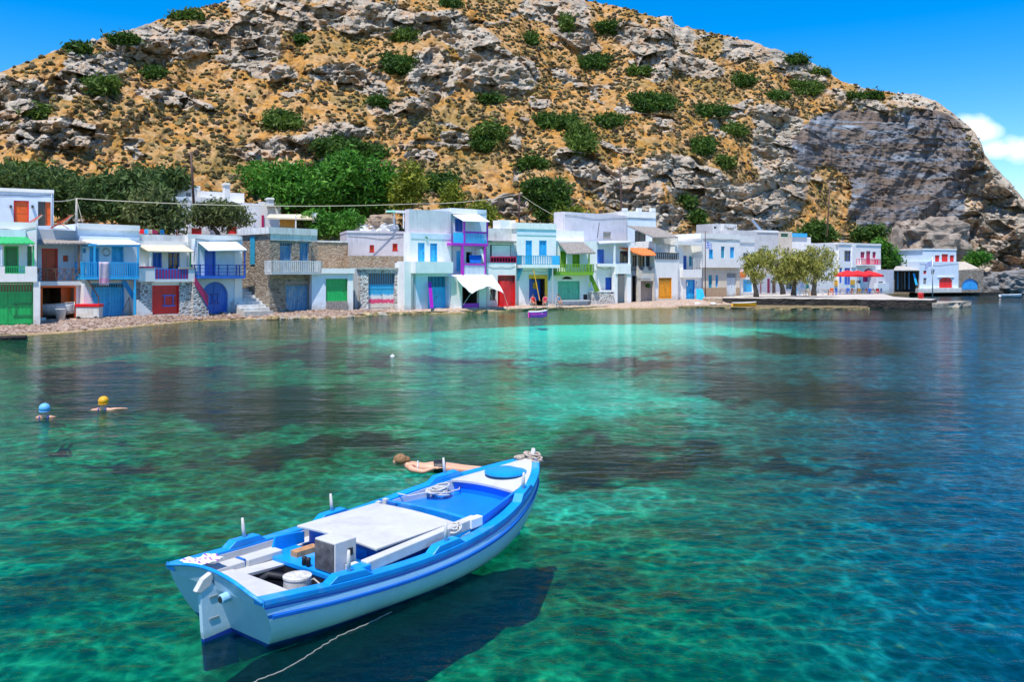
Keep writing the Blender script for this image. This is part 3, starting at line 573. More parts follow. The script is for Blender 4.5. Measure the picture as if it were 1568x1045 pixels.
    def slab(s,name,mat,pts,th=.06,ridges=0,amp=.03,parent=None,skirt=0):
        """pts: four (x,y,v) corners far-left, far-right, near-right, near-left"""
        P=[Vector(s.P(*p)) for p in pts]; n=ridges*4 if ridges else 1; m=MB(); k=4 if ridges else 1
        top=[]; 
        for j in range(k+1):
            for i in range(n+1):
                a=P[0].lerp(P[1],i/n); b=P[3].lerp(P[2],i/n); p=a.lerp(b,j/k)
                if ridges: p=p+Vector((0,0,amp*math.cos(i*math.pi/2)))
                top.append(p)
        bot=[p-Vector((0,0,th)) for p in top]; w_=n+1; o=len(top)
        fs=[(j*w_+i,j*w_+i+1,(j+1)*w_+i+1,(j+1)*w_+i)[::-1] for j in range(k) for i in range(n)]; fs+=[tuple(x+o for x in f[::-1]) for f in fs]
        ring=[i for i in range(n+1)]+[j*w_+n for j in range(1,k+1)]+[k*w_+i for i in range(n-1,-1,-1)]+[j*w_ for j in range(k-1,0,-1)]
        fs+=[(ring[i],ring[(i+1)%len(ring)],ring[(i+1)%len(ring)]+o,ring[i]+o) for i in range(len(ring))]
        m.add(top+bot,fs); return m.build(name,mat,parent or s.o)
    def post(s,x,y0,y1,v,w=.09,mat=None,name='post'):
        u,z1=s.hit(*q_(x,y0),v); z0=s.hit(*q_(x,y1),v)[1]; m=MB(); m.box(u-w/2,-v-w/2,z0,u+w/2,-v+w/2,z1); return m.build(name,mat,s.o)
    def line(s,pts,r,mat,name):
        m=MB(); m.tube([s.P(*p) for p in pts],r,5); return m.build(name,mat,s.o)
    def stairs(s,x0,y0,x1,y1,v,n,width,mat,name='stairs'):
        """steps from low point (x0,y0) up to (x1,y1) along the facade"""
        a=s.P(x0,y0,v); b=s.P(x1,y1,v); m=MB()
        for i in range(n):
            xa=lerp(a[0],b[0],i/n);xb=lerp(a[0],b[0],(i+1)/n); m.box(xa,-v,-.35,xb,-v+width,lerp(a[2],b[2],(i+1)/n)-random.uniform(0,.02))
        return m.build(name,mat,s.o)
def lab(t): return t
GH='boat houses along the shore'
# 1 green
vw(*V1)
h=House('boat_house','leftmost boat house with a green garage door, green shutters and green canopy','house',-62,52.6,57,54.6,q_(0,912)[1],GH)
h.body((-250,650,240,None),0,6,white2,[('g',(-120,652,208,None),green,{'bars':.22,'fm':dgreen,'wicket':(95,785,200,860)})])
h.body((-250,280,225,650),-1.3,4.7,white2,[('d',(25,430,115,600),dgreen,{'fm':green}),('d',(168,430,196,600),dgreen,{}),('s',(-60,440,0,560),dgreen,{})],name='upper_wall')
h.box('cornice',bluewash,(-250,325,158,372),-1.3,-1.1)
h.box('balcony_slab',white,(-250,600,228,652),-1.3,.35)
h.box('balcony_wall',white,(-250,555,30,600),.2,.35); h.box('balcony_wall',white,(155,555,228,600),.2,.35)
h.rail((30,555,155,602),.3,green,9,sides=False)
h.slab('canopy',green,[(-250,372,-1.2),(158,372,-1.2),(215,412,.4),(-250,412,.4)],.08,14,.015)
h.post(205,425,552,.25,.1,green); h.post(8,425,552,.25,.1,bluewash)
h.box('buttress',white,(205,650,248,None),0,.25)
# 2 orange garage open with boat
h=House('boat_house','boat house with open orange garage holding a boat and red upper door','house',57,58.,129,60.2,q_(380,890)[1],GH)
h.body((228,665,530,None),0,6,white,[('o',(243,680,462,None),paint('ochre_interior',(.35,.22,.14),.9),{'deep':5})])
h.body((215,320,500,665),-1.6,4.4,bluewash,[('d',(256,445,357,648),ored,{'fm':red}),('p',(388,487,420,526),ored,{})],name='upper_wall')
h.box('parapet',greypl,(158,330,485,405),-1.55,-1.2)
h.slab('roof',greywood,[(200,385,-1.5),(500,385,-1.5),(590,412,.3),(220,412,.3)],.1,16,.02)
h.post(486,420,600,.15,.11,wood); h.post(226,420,560,.15,.09,wood)
h.box('balcony_slab',white,(232,648,530,672),-1.6,.3); h.box('balcony_wall',white,(500,560,530,672),-1.5,.302); h.box('balcony_wall',white2,(205,600,236,672),-1.5,.304)
h.rail((236,568,498,646),.22,wood,5,style='x',sides=False)
h.box('garage_leaf',orange,(402,682,462,None),-.9,-.82,rv=-.02); h.box('door_frame',orange,(456,678,468,None),0,.04); h.box('door_frame',orange,(243,676,456,686),0,.04)
h.box('door_post',orange,(243,690,262,870),.3,.42); h.box('pier',white,(225,660,243,None),0,.3); h.box('plinth',white2,(228,872,283,None),.3,.7)
H2=h
# 3 sky blue
h=House('boat_house','boat house with sky blue garage door and sky blue balcony holding a towel','house',124,59.5,211,62.5,q_(690,862)[1],GH)
h.body((500,640,845,None),-1.0,6,white2,[('g',(562,658,766,None),azure,{'bars':.13,'fm':skyblue})])
h.body((490,372,858,640),-1.2,5.8,bluewash,[('s',(550,438,612,620),azure,{'fm':azure}),('s',(686,430,762,525),azure,{'fm':azure}),('p',(508,443,528,472),azure,{})],name='upper_wall')
h.body((478,300,858,380),-1.4,4.5,bluewash,[],name='roof_parapet')
h.box('cornice',white2,(478,296,862,330),-1.4,-1.22)
h.slab('canopy',white2,[(500,392,-1.2),(800,392,-1.2),(868,418,.4),(600,418,.4)],.07); h.box('canopy_beam',azure,(560,420,866,432),.25,.38); h.box('canopy_beam',azure,(560,420,572,430),-1.2,.25)
h.box('balcony_slab',azure,(520,622,858,636),-1.2,.45)
h.rail((522,530,852,622),.4,azure,24,vb=-1.2,sides=True)
for x in (582,850): h.post(x,430,625,.36,.1,azure)
h.post(830,636,855,.36,.13,azure)
h.stairs(600,835,515,660,0.15,8,.9,white2); h.line([(608,800,.2),(606,745,.2),(535,630,.2)],.045,wood,'handrail')
m=MB(); q=[h.P(x,y,v) for x,y,v in ((745,640,.2),(752,660,.2))]; 
h.slab('ladder',azure,[(748,645,.1),(775,640,.1),(840,745,.1),(815,755,.1)],.06)
m=MB(); c=Vector(h.P(655,468,-1.17)); m.tube([c+Vector((math.cos(a)*.26,0,math.sin(a)*.26)) for a in np.arange(17)*math.pi/8],.05,6); m.build('wall_ring',metal,h.o)
H3=h
# 4 red garage
h=House('boat_house','boat house with a red garage door marked by a blue frame and a beige canopy','house',q_(835,0)[0],62.5,294,66,483.5,GH)
vw(*V2)
h.body((130,650,380,None),0,6,white2,[('d',(132,672,300,850),red,{'fm':red,'wicket':(205,733,262,800),'wm':blue,'fw':.05})])
h.box('rubble_wall',stoneW,(60,650,128,None),-.5,.12); h.box('rubble_wall',stoneW,(302,650,378,None),-.3,.08)
h.body((0,400,380,650),-1.2,4.8,white2,[('s',(135,470,193,560),blue,{'fm':blue}),('w',(232,470,302,575),blue,{'fm':blue})],name='upper_wall')
h.body((40,362,385,410),-1.6,3,oldwhite,[],name='roof_parapet')
h.slab('canopy',beigecanvas,[(50,425,-1.2),(330,425,-1.2),(392,464,.35),(110,460,.35)],.08)
h.post(122,460,565,.25,.09,whitep); h.post(368,465,565,.25,.09,dgreen)
h.box('balcony_wall',white2,(50,562,150,650),-1.2,.3); h.box('balcony_wall',white2,(356,575,395,650),-1.2,.302); h.box('balcony_slab',white2,(150,634,356,652),-1.2,.304); h.box('ledge',crimson,(55,556,145,566),.2,.33)
h.rail((152,570,356,636),.25,blue,22,sides=False,mat2=crimson,bal=.05); h.box('ledge',palewood,(300,560,392,572),.2,.35)
h.stairs(135,850,40,760,.6,7,.8,white2)
# 5 white with arched blue door
h=House('boat_house','white boat house with an arched blue garage door and deep blue balcony','house',q_(375,0)[0],66.5,q_(688,0)[0],70,q_(0,838)[1],GH)
h.body((400,365,688,None),0,5,bluewash,[('g',(440,650,600,None),blue,{'arch':.95,'wicket':(497,725,537,785),'wm':navy}),('d',(455,458,525,620),blue,{'fm':blue})],rd=.25)
h.body((355,362,392,660),-.6,3,oldwhite,[],name='side_wall')
h.box('cornice',white2,(350,362,678,388),0,.1)
h.slab('canopy',white2,[(415,402,.02),(650,402,.02),(718,452,1.5),(480,456,1.5)],.07)
h.box('canopy_beam',whitep,(640,455,700,462),0,1.4,rv=1.4)
h.post(702,460,625,1.25,.09,blue); h.box('balcony_slab',blue,(428,614,708,630),0,1.3)
h.rail((428,545,705,615),1.25,navy,10,style='h',vb=.05)
h.box('pilaster',white2,(640,470,688,None),0,.08)
h.stairs(482,850,385,640,.9,9,.85,stoneW,'stairs'); 
m=MB(); a=Vector(h.P(398,622,1.0));b=Vector(h.P(480,738,1.0)); c=Vector(h.P(476,800,1.0)); d=Vector(h.P(396,668,1.0)); m.prism([a,b,c,d],(0,.06,0)); m.build('stair_rail',crimson,h.o)
H5=h
# 6 old stone house
vw(*V3)
h=House('stone_house','old rubble stone house with peeling blue doors and a weathered white balcony','house',q_(215,0)[0],70,q_(600,0)[0],73.6,q_(0,925)[1],GH)
h.body((215,330,530,None),0,5.2,stoneA,[('g',(338,722,520,None),oldblue,{'fm':greywood}),('s',(292,402,385,640),oldblue,{'fm':oldblue,'bars':.14}),('s',(442,402,516,640),oldblue,{'fm':oldblue})],rd=.3)
h.box('roof_parapet',oldwhite,(205,296,578,345),-5.,.12); h.box('plaster_band',oldwhite,(220,345,575,392),-3,.04)
h.body((530,392,578,None),-1.6,3,stoneA,[],name='side_wall')
h.box('balcony_slab',greypl,(232,632,612,650),0,1.1); h.rail((232,545,610,632),1.05,oldwhite,26,vb=0,bal=.05)
h.box('lintel',greywood,(330,700,522,722),0,.06)
m=MB(); u0=h.P(215,0,0)[0]
m.box(u0-.07,2.3,3.9,u0-.02,3.0,6.3) ; m.build('shutter',teal,h.o)
m=MB()
for i in range(8): m.box(u0-2.6+i*.0,-.6+i*.55,-.35,u0-.05,-.05+i*.55,.1+i*.25)
m.build('stairs',oldwhite,h.o)
for i in range(7): 
    pass
# 7 white cube with green garage
h=House('boat_shed','low white boat shed with a bright green door under a white ledge','shed',q_(535,0)[0],72.2,q_(850,0)[0],74,q_(0,905)[1],GH)
h.body((535,640,850,None),0,4,bluewash,[('d',(642,682,808,855),green,{'fm':dgreen,'fw':.04})])
h.box('door_sill',greywood,(650,855,808,None),-.1,.25)
h.box('roof_ledge',white,(612,603,862,642),-4,.3)
h.box('pilaster',white2,(808,655,850,None),0,.12)
h2=House('terrace_wall','ochre rubble terrace wall above the low shed with the bright green door','wall',q_(530,0)[0],76.5,q_(810,0)[0],78,q_(0,905)[1])
h2.body((545,395,812,None),0,1.5,stoneB,[]); h2.box('coping',oldwhite,(545,392,812,404),-1.5,.08)
# 8 stone garage with pink-white-blue door
h=House('boat_shed','rubble stone boat shed with a peeling blue, white and pink door','shed',q_(870,0)[0],75,q_(1240,0)[0],77.2,q_(0,908)[1],GH)
doorm,nt=newmat('peeling_striped_paint'); MATS['peeling_striped_paint']=doorm
p=objc(nt); sz=nt.nodes.new('ShaderNodeSeparateXYZ'); nt.links.new(p,sz.inputs[0]); hz_=math_(nt,'ADD',sz.outputs[2],math_(nt,'MULTIPLY',math_(nt,'SUBTRACT',noise(nt,p,4,4),.5),.5))
c=ramp(nt,math_(nt,'DIVIDE',hz_,3.),[(.14,(.66,.60,.52)),(.17,(.75,.05,.16)),(.25,(.75,.08,.2)),(.29,(.78,.76,.74)),(.37,(.74,.76,.78)),(.43,(.04,.38,.66))])
b=N(nt,'ShaderNodeBsdfPrincipled',Roughness=.6); nt.links.new(c,b.inputs['Base Color']); out(nt,b.outputs[0])
h.body((905,605,1240,None),0,3.5,stoneW,[('g',(966,640,1168,None),doorm,{'bars':.3})],rd=.35)
h.body((862,600,912,None),-.6,3,greypl,[],name='side_wall'); h.box('roof_ledge',concrete,(895,596,1245,612),-3.5,.15)
h.body((820,508,1260,606),-1.6,3,stoneB,[],name='upper_wall')
# 8b upper lilac house
h=House('white_house','lilac white upper house with two small red windows above the stone shed','house',q_(805,0)[0],80,q_(1290,0)[0],82,q_(0,908)[1])
h.body((805,330,1290,512),0,5,lilac,[('p',(975,425,1010,477),ored,{'fm':red}),('p',(1150,414,1188,468),ored,{'fm':red})]); h.box('roof_ledge',lilac,(803,318,1292,334),-5,.08)
# 9 white with two tall blue doors
vw(*V4)
h=House('boat_house','tall white house with two slim azure doors above a white balcony box','house',q_(545,0)[0],76.5,q_(850,0)[0],79.5,q_(0,922)[1],GH)
h.body((545,560,850,None),0,5,bluewash,[('g',(672,665,832,None),azure,{'bars':.3})],rd=.6)
h.body((535,335,850,560),-.9,1.0,white2,[('d',(597,408,650,552),azure,{'fm':azure}),('d',(690,412,746,552),azure,{'fm':skyblue,'bars':.12})],name='upper_wall')
h.body((530,160,848,338),-1.5,.7,lilac,[],name='top_wall')
h.box('blue_band',bluewash,(545,338,850,378),-.92,-.86)
h.box('balcony_box',white2,(580,552,866,640),-.9,.7); h.box('side_wall',white2,(495,550,580,None),-1.2,.0,rv=0)
h.line([(655,362,-.8),(672,375,-.8)],.06,dgreen,'lamp')
H9=h
h=House('rooftop_pergola','thin white pergola frame with a green net on the lilac white roof','pergola',q_(400,0)[0],84.5,q_(560,0)[0],85.5,q_(0,300)[1])
for x in (415,487): h.post(x,170,300,0,.1,whitep)
h.post(600,170,200,-1,.1,whitep)
h.box('beam',whitep,(355,168,600,180),-.1,.1); h.box('beam',whitep,(400,162,600,170),-2,-1.9); h.slab('roof_sheet',seagreen,[(355,160,-1),(420,160,-1),(425,172,.5),(360,172,.5)],.05)
# 10 purple frame balconies
h=House('boat_house','tall narrow house with purple framed blue balconies and a white sail awning','house',q_(850,0)[0],79.8,q_(1135,0)[0],82.6,q_(0,918)[1],GH)
h.body((850,655,1120,None),0,5,white2,[('o',(935,745,1065,None),darkint,{'deep':2.5})])
h.body((850,150,1120,655),-1.5,4,bluewash,[('s',(880,225,940,322),blue,{}),('d',(890,470,925,625),azure,{}),('o',(965,478,1010,560),darkint,{'deep':1.5})],name='upper_wall')
h.box('roof_parapet',white2,(850,150,1050,190),-1.5,-1.3)
h.body((1045,460,1120,655),-1.2,2,white2,[],name='side_wall')
h.slab('canopy',canvas,[(860,190,-1.4),(1055,190,-1.4),(1145,246,.5),(945,240,.5)],.06)
h.box('balcony_slab',purple,(858,412,1135,430),-1.5,.2); h.rail((955,330,1120,412),.12,azure,14,sides=False,bal=.05); h.box('rail_top',purple,(945,322,1128,336),.05,.2); h.box('balcony_panel',azure,(870,330,945,412),.02,.1)
h.box('balcony_slab',white,(905,650,1125,662),-1.5,.2); h.rail((955,578,1110,652),.12,bluewash,16,sides=False,bal=.05); h.box('rail_top',purple,(945,568,1115,580),.05,.2)
for x,y0,y1,w_ in ((950,240,412,.14),(1125,250,412,.13),(936,430,655,.2),(1106,430,655,.14)): h.post(x,y0,y1,.12,w_,purple)
h.slab('hammock',blue,[(985,502,-.3),(1085,502,-.3),(1075,560,0),(995,560,0)],.03)
h.slab('curtain',canvas,[(1068,455,.0),(1085,455,.0),(1112,560,.1),(1100,560,.1)],.04)
h.box('window_bench',purple,(944,870,1070,902),.0,.35); h.box('pier',white2,(1065,745,1120,None),0,.4); h.box('stair_block',white2,(850,665,935,None),0,.5)
h.box('step',white,(880,905,1120,None),0,1.0)
# cloth awning with sagging folds
m=MB(); A_=[h.P(*p) for p in ((890,655,.2),(1160,655,.2),(1250,792,2.3),(1130,735,2.2),(1000,795,2.4),(895,690,2.0))]
g0=[];NX_=14;NY_=8
tl,tr_=Vector(A_[0]),Vector(A_[1])
frontp=[Vector(A_[5]),Vector(A_[4]),Vector(A_[3]),Vector(A_[2])]
for j in range(NY_+1):
    for i in range(NX_+1):
        s_=i/NX_*3; k_=min(2,int(s_)); fp=frontp[k_].lerp(frontp[k_+1],s_-k_); tp=tl.lerp(tr_,i/NX_); p=tp.lerp(fp,j/NY_); p.z+= .18*math.sin(math.pi*j/NY_)+.05*math.sin(i*1.9+j); g0.append(p)
w_=NX_+1; m.add(g0+[p-Vector((0,0,.03)) for p in g0],[(j*w_+i,(j+1)*w_+i,(j+1)*w_+i+1,j*w_+i+1) for j in range(NY_) for i in range(NX_)]+[(len(g0)+j*w_+i,len(g0)+j*w_+i+1,len(g0)+(j+1)*w_+i+1,len(g0)+(j+1)*w_+i) for j in range(NY_) for i in range(NX_)])
m.build('sail_awning',canvas,h.o,smooth=True)
for x,y,v in ((1000,795,2.3),(1250,792,2.2),(1130,735,2.1)): h.line([(x,y,v),(x+(-60 if x<1100 else 30),y+90,v*.6)],.02,whitep,'awning_stay')
H10=h
# 11 red
vw(*V5)
h=House('boat_house','white boat house with bright red doors and a red framed upper window','house',q_(130,0)[0],82.8,q_(352,0)[0],84.6,q_(0,905)[1],GH)
h.body((128,560,352,None),0,5,white2,[('g',(210,655,350,895),red,{'fm':red,'bars':.2}),('w',(152,760,200,850),greywood,{})],rd=.3)
h.body((128,395,352,560),-.5,4,oldwhite,[('o',(152,425,350,560),darkint,{'deep':1.6})],name='upper_wall')
h.body((128,300,352,395),-1.3,4,oldwhite,[],name='roof_parapet'); h.box('chimney_block',white2,(232,235,345,300),-3,-1.5); h.box('roof_ledge',greywood,(125,392,352,406),-1.3,.1)
h.box('curtain',canvas,(165,428,305,512),-.55,-.5); h.box('red_rail',red,(155,512,350,524),-.1,0); h.rail((155,514,350,560),.02,crimson,9,sides=False); h.box('post',greypl,(310,425,350,512),-.45,-.4)
h.box('door_leaf',red,(222,700,265,895),.02,.9,rv=.02)
# 12 blue balcony
h=House('boat_house','white two storey house with sky blue shutters and a turquoise balcony railing','house',q_(355,0)[0],85,q_(655,0)[0],87,q_(0,890)[1],GH)
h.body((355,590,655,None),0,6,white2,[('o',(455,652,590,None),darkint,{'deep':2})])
h.body((355,300,655,590),-.02,5,white2,[('s',(422,390,472,575),azure,{'fm':azure}),('s',(525,390,584,500),azure,{'fm':azure})],name='upper_wall')
h.box('roof_parapet',white,(350,258,658,304),-5,.12); h.box('blue_band',bluewash,(357,304,655,350),-.01,.03)
h.box('balcony_slab',white,(390,575,680,600),0,1.1); h.rail((390,505,680,575),1.05,teal,22,vb=0,bal=.05); h.box('rail_board',azure,(625,508,680,575),1.0,1.1)
for x in (395,632): 
    m=MB(); a=h.P(x,600,1.0);b=h.P(x,600,0.);c=h.P(x,690,0.03); m.prism([(a[0],-1.,a[2]),(a[0],0,a[2]),(a[0],0,a[2]-1.3),(a[0],-.08,a[2]-1.3),(a[0],-1,a[2]-.1)],(.09,0,0)); m.build('balcony_bracket',teal,h.o)
h.box('door_frame',yellow,(450,652,590,682),.0,.08); h.box('door_frame',yellow,(570,682,590,850),0,.08); h.box('door_frame',navy,(452,682,464,850),0,.06)
h.box('inner_door',blue,(465,690,570,850),-1.2,-1.1,rv=-.1); h.box('door_picture',yellow,(512,712,545,760),-1.1,-1.06,rv=-.1)
h.post(628,600,885,1.05,.08,greypl); h.line([(482,610,1),(530,850,1.4)],.05,yellow,'leaning_pole')
H12=h
# 13 green balcony
h=House('boat_house','white house with a lime green balcony, thatched awning and faded green garage door','house',q_(655,0)[0],87.4,q_(960,0)[0],89.6,q_(0,888)[1],GH)
h.body((655,600,965,None),0,6,white2,[('g',(668,700,835,850),seagreen,{'fm':seagreen,'fw':.06}),('w',(862,802,896,846),darkwood,{}),('o',(700,665,780,686),darkint,{'arch':.5,'deep':.3})],rd=.2)
h.body((655,395,962,600),-.02,4.5,white2,[('s',(686,470,735,590),olive,{'fm':olive}),('s',(778,488,835,590),olive,{'fm':olive})],name='upper_wall')
h.body((652,316,868,400),-1.3,4,white,[],name='roof_parapet')
h.slab('thatched_awning',greywood,[(672,405,.0),(858,402,.0),(955,482,1.4),(738,488,1.4)],.14,10,.02)
h.box('balcony_slab',olive,(655,632,940,655),0,1.2); h.rail((655,570,940,632),1.15,olive,16,vb=.0,bal=.055); h.post(735,485,570,1.1,.07,oldwhite); h.post(908,480,570,1.1,.07,olive)
h.slab('stair_string',olive,[(905,650,.9),(925,645,.9),(985,770,.9),(950,778,.9)],.08); h.box('bench_slab',greypl,(700,846,912,854),.6,1.1); h.post(832,854,885,.9,.08,greypl); h.post(895,854,885,.9,.08,greypl)
h.line([(905,490,1.1),(900,600,1.15),(915,700,.95),(905,745,.95)],.06,olive,'climbing_stem')
# behind: large lilac-white block
h=House('white_house','large plain white block with one small brown window behind the lime green balcony','house',q_(708,0)[0],92.5,q_(1195,0)[0],99,q_(0,888)[1])
h.body((708,185,1192,None),0,1.5,lilac,[('p',(1012,322,1078,376),palewood,{'fm':oldwhite})])
u0,z0,u1,z1=h.rect((708,220,1192,600)); 
# 14 
h=House('boat_house','pale blue house with an open pillared balcony and a small stone garden wall','house',q_(965,0)[0],90.3,q_(1225,0)[0],92.3,q_(0,880)[1],GH)
h.body((962,570,1125,None),0,5,white2,[('d',(1030,672,1083,775),blue,{'fm':blue})])
h.body((962,395,1225,570),-1.2,3,bluewash,[('d',(968,458,1022,570),blue,{}),('w',(1140,470,1205,560),darkwood,{})],name='upper_wall')
h.slab('canopy',greypl,[(965,392,-1.4),(1190,392,-1.4),(1255,400,.9),(985,412,.9)],.1); h.line([(968,370,-.8),(984,255,-.8)],.04,darkmetal,'roof_aerial')
h.box('balcony_wall',white2,(985,566,1110,590),-1.2,.8); h.box('balcony_box',white2,(1110,568,1225,645),-1.2,1.0)
for x in (1100,1212): h.post(x,405,568,.75,.16,white2)
h.box('pillar',white2,(1098,640,1122,None),.4,.9); h.box('pillar',white2,(1196,640,1228,None),.4,.9); h.body((1122,655,1225,None),-1.4,1.5,beigepl,[('d',(1185,700,1225,None),crimson,{})],name='porch_wall')
h.box('garden_wall',stoneW,(925,780,1098,None),.5,1.2); h.box('garden_wall_coping',white2,(925,772,1098,784),.45,1.25)
# 15 orange awning & arch portal
vw(*V6)
h=House('boat_house','narrow house with an orange tiled awning, brown windows and a crowned gateway','house',q_(240,0)[0],93.8,q_(432,0)[0],95.8,q_(0,858)[1],GH)
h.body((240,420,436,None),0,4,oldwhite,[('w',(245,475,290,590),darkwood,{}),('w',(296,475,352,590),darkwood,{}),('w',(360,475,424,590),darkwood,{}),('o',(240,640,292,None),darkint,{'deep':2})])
h.slab('tiled_awning',tilered,[(145,412,.0),(400,418,.0),(442,474,1.5),(325,474,1.5)],.08,12,.03)
h.box('window_sill',greywood,(245,565,424,600),0,.15)
m=MB(); P_=[h.P(x,y,1.0) for x,y in ((297,600),(297,560),(312,592),(338,600),(352,575),(362,558),(372,575),(386,600),(412,592),(428,560),(428,600),(432,680),(292,680))]; m.prism([(a,b,c) for a,b,c in P_],(0,.25,0)); m.build('portal_crown',beigepl,h.o)
for x0,x1 in ((294,320),(422,432)): h.box('portal_pillar',beigepl,(x0,660,x1,None),.76,1.0)
h.box('portal_sign',greypl,(328,640,402,662),1.0,1.04); h.box('portal_back',paint('brown_porch_wall',(.45,.36,.30),.9),(322,680,420,None),.1,.2)  # wall behind the gateway in a darker brown than its pillars
mm=MB(); c=Vector(h.P(376,718,.8)); 
for i in range(60): 
    a=Vector(RNG.normal(0,.14,3)); mm.box(*(c+a-Vector((.05,.05,.04))),*(c+a+Vector((.05,.05,.04))))
mm.build('hanging_plant',leafmat('vine_leaf',(.03,.10,.01),(.07,.2,.02)),h.o)
# 16 big white w/ orange door
h=House('boat_house','broad white house with an orange yellow door and a sloping grey terrace roof','house',q_(432,0)[0],95,q_(622,0)[0],97.4,q_(0,830)[1],GH)
h.body((430,455,622,None),0,6,white2,[('g',(462,655,568,825),paint('amber_paint',(.85,.33,.01),.4),{'fm':paint('amber_paint',(.85,.33,.01)),'bars':.12})])
h.body((425,365,622,455),-1.8,4,oldwhite,[],name='terrace_wall'); h.rail((440,455,620,508),.06,darkwood,12,sides=False,bal=.05)
h.box('terrace_beam',beigepl,(420,340,600,385),-1.7,-1.5); h.post(606,340,450,.0,.22,white2); h.post(432,380,450,0,.12,white2)
h.slab('terrace_roof',greywood,[(212,238,-2.),(440,250,-2.2),(618,330,.6),(420,330,.6)],.12,14,.03)
h2=House('white_house','tall white block with a notched parapet rising behind the sloping grey roof','house',q_(200,0)[0],99.2,q_(440,0)[0],101.,q_(0,830)[1])
h2.body((200,150,440,None),0,7,bluewash,[('w',(272,280,362,400),darkwood,{'fm':darkwood})]); h2.box('parapet',white2,(182,125,440,175),-7,.1)
for x0,x1 in ((182,216),(296,328),(404,438)): h2.box('parapet_tooth',white2,(x0,98,x1,126),-.3,.1)
# 17 blue door
h=House('boat_house','white house with a royal blue door, blue shutters and open upper terrace','house',q_(625,0)[0],98.5,q_(805,0)[0],101,q_(0,830)[1],GH)
h.body((655,600,810,None),0,5,white2,[('g',(682,672,752,830),azure,{'fm':blue})])
h.body((625,385,810,600),-1.4,4,white2,[('s',(660,480,688,592),blue,{}),('s',(706,485,735,562),teal,{})],name='upper_wall'); h.box('terrace_wall',white2,(655,590,808,655),-.2,.3); h.box('roof_ledge',white,(622,368,808,395),-1.4,.4); h.box('side_wall',white2,(598,365,658,None),-1.3,-.1)
for x in (690,770): h.line([(x,690,.1),(x,720,.1)],.08,greypl,'wall_stone')
h.rail((745,500,806,590),.25,oldwhite,5,sides=False)
h.slab('leaning_board',azure,[(762,745,.3),(815,745,.3),(835,830,1.1),(765,830,1.1)],.06)
# 18 white with balcony, beige base
h=House('boat_house','two storey white house with light blue shutters above a beige ground floor','house',q_(805,0)[0],101.5,q_(1110,0)[0],105.5,q_(0,800)[1],GH)
h.body((815,575,1112,None),0,6,paint('cream_plaster',(.70,.63,.54),.85,.08,1.5,.3),[('s',(862,635,892,795),teal,{}),('s',(918,635,940,730),skyblue,{}),('g',(1008,618,1084,None),bluewash,{'bars':.2})])
h.body((805,320,1112,575),.4,5.5,white2,[('s',(865,430,898,498),azure,{'fm':azure}),('s',(962,405,992,498),teal,{}),('s',(1034,410,1070,498),azure,{})],name='upper_wall')
h.box('roof_parapet',white,(800,305,1114,345),-5,.5); h.box('wall_base',paint('ochre_stone_dado',(.45,.32,.22),.9),(815,735,1006,None),.0,.05); h.box('wall_base',paint('ochre_stone_dado',(.45,.32,.22)),(1084,735,1112,None),.0,.05)
# behind
h=House('white_house','small white rooftop cube with a tiny window above the white two storey house','house',q_(898,0)[0],112,q_(1090,0)[0],114.5,q_(0,800)[1])
h.body((985,225,1090,None),0,4,oldwhite,[('p',(1010,255,1065,275),beigepl,{})]); h.body((895,225,985,None),-.6,3,greypl,[('w',(905,245,925,262),darkwood,{})],name='side_wall')
h=House('grey_house','long low grey house with a solar panel frame on its flat roof','house',q_(1090,0)[0],112.5,q_(1530,0)[0],117,q_(0,800)[1])
h.body((1030,280,1420,None),0,7,greypl,[]); h.box('roof_ledge',whitep,(1250,276,1420,292),-7,.1)
h.slab('solar_panel',metal,[(1205,195,-1),(1222,190,-1),(1290,272,-.5),(1270,278,-.5)],.06)
h.line([(1180,270,-1),(1215,250,-1),(1250,275,-1)],.05,darkmetal,'panel_frame')
h.body((1420,285,1530,None),-1,5,beigepl,[('w',(1440,300,1500,330),seagreen,{})],name='annex_wall')
h.box('terrace_wall',azure,(1530,300,1650,330),-2,-1.8); h.body((1530,330,1680,None),-2,4,white2,[],name='white_wing')
# 19 long white row behind trees
vw(*V7)
h=House('taverna_house','low white house behind the quay trees with blue and crimson doors','house',q_(78,0)[0],107,q_(700,0)[0],118,q_(0,772)[1])
h.body((60,295,205,None),0,6,white2,[('g',(105,630,190,740),azure,{}),('w',(105,390,150,450),greypl,{})])
h.body((205,540,700,None),-.5,5,white2,[('d',(255,655,268,752),red,{}),('d',(318,620,345,750),crimson,{}),('d',(362,640,395,750),wood,{}),('w',(485,620,540,715),teal,{'fm':darkwood}),('s',(612,650,645,700),bluewash,{}),('d',(760-100,640,690,740),seagreen,{})],name='long_wall')
h.box('cornice',white,(60,240,205,298),-6,.1); h.box('tile_eave',tilered,(95,560,130,610),.0,.3); h.box('roof_ledge',beigepl,(205,535,700,552),-.5,.1)
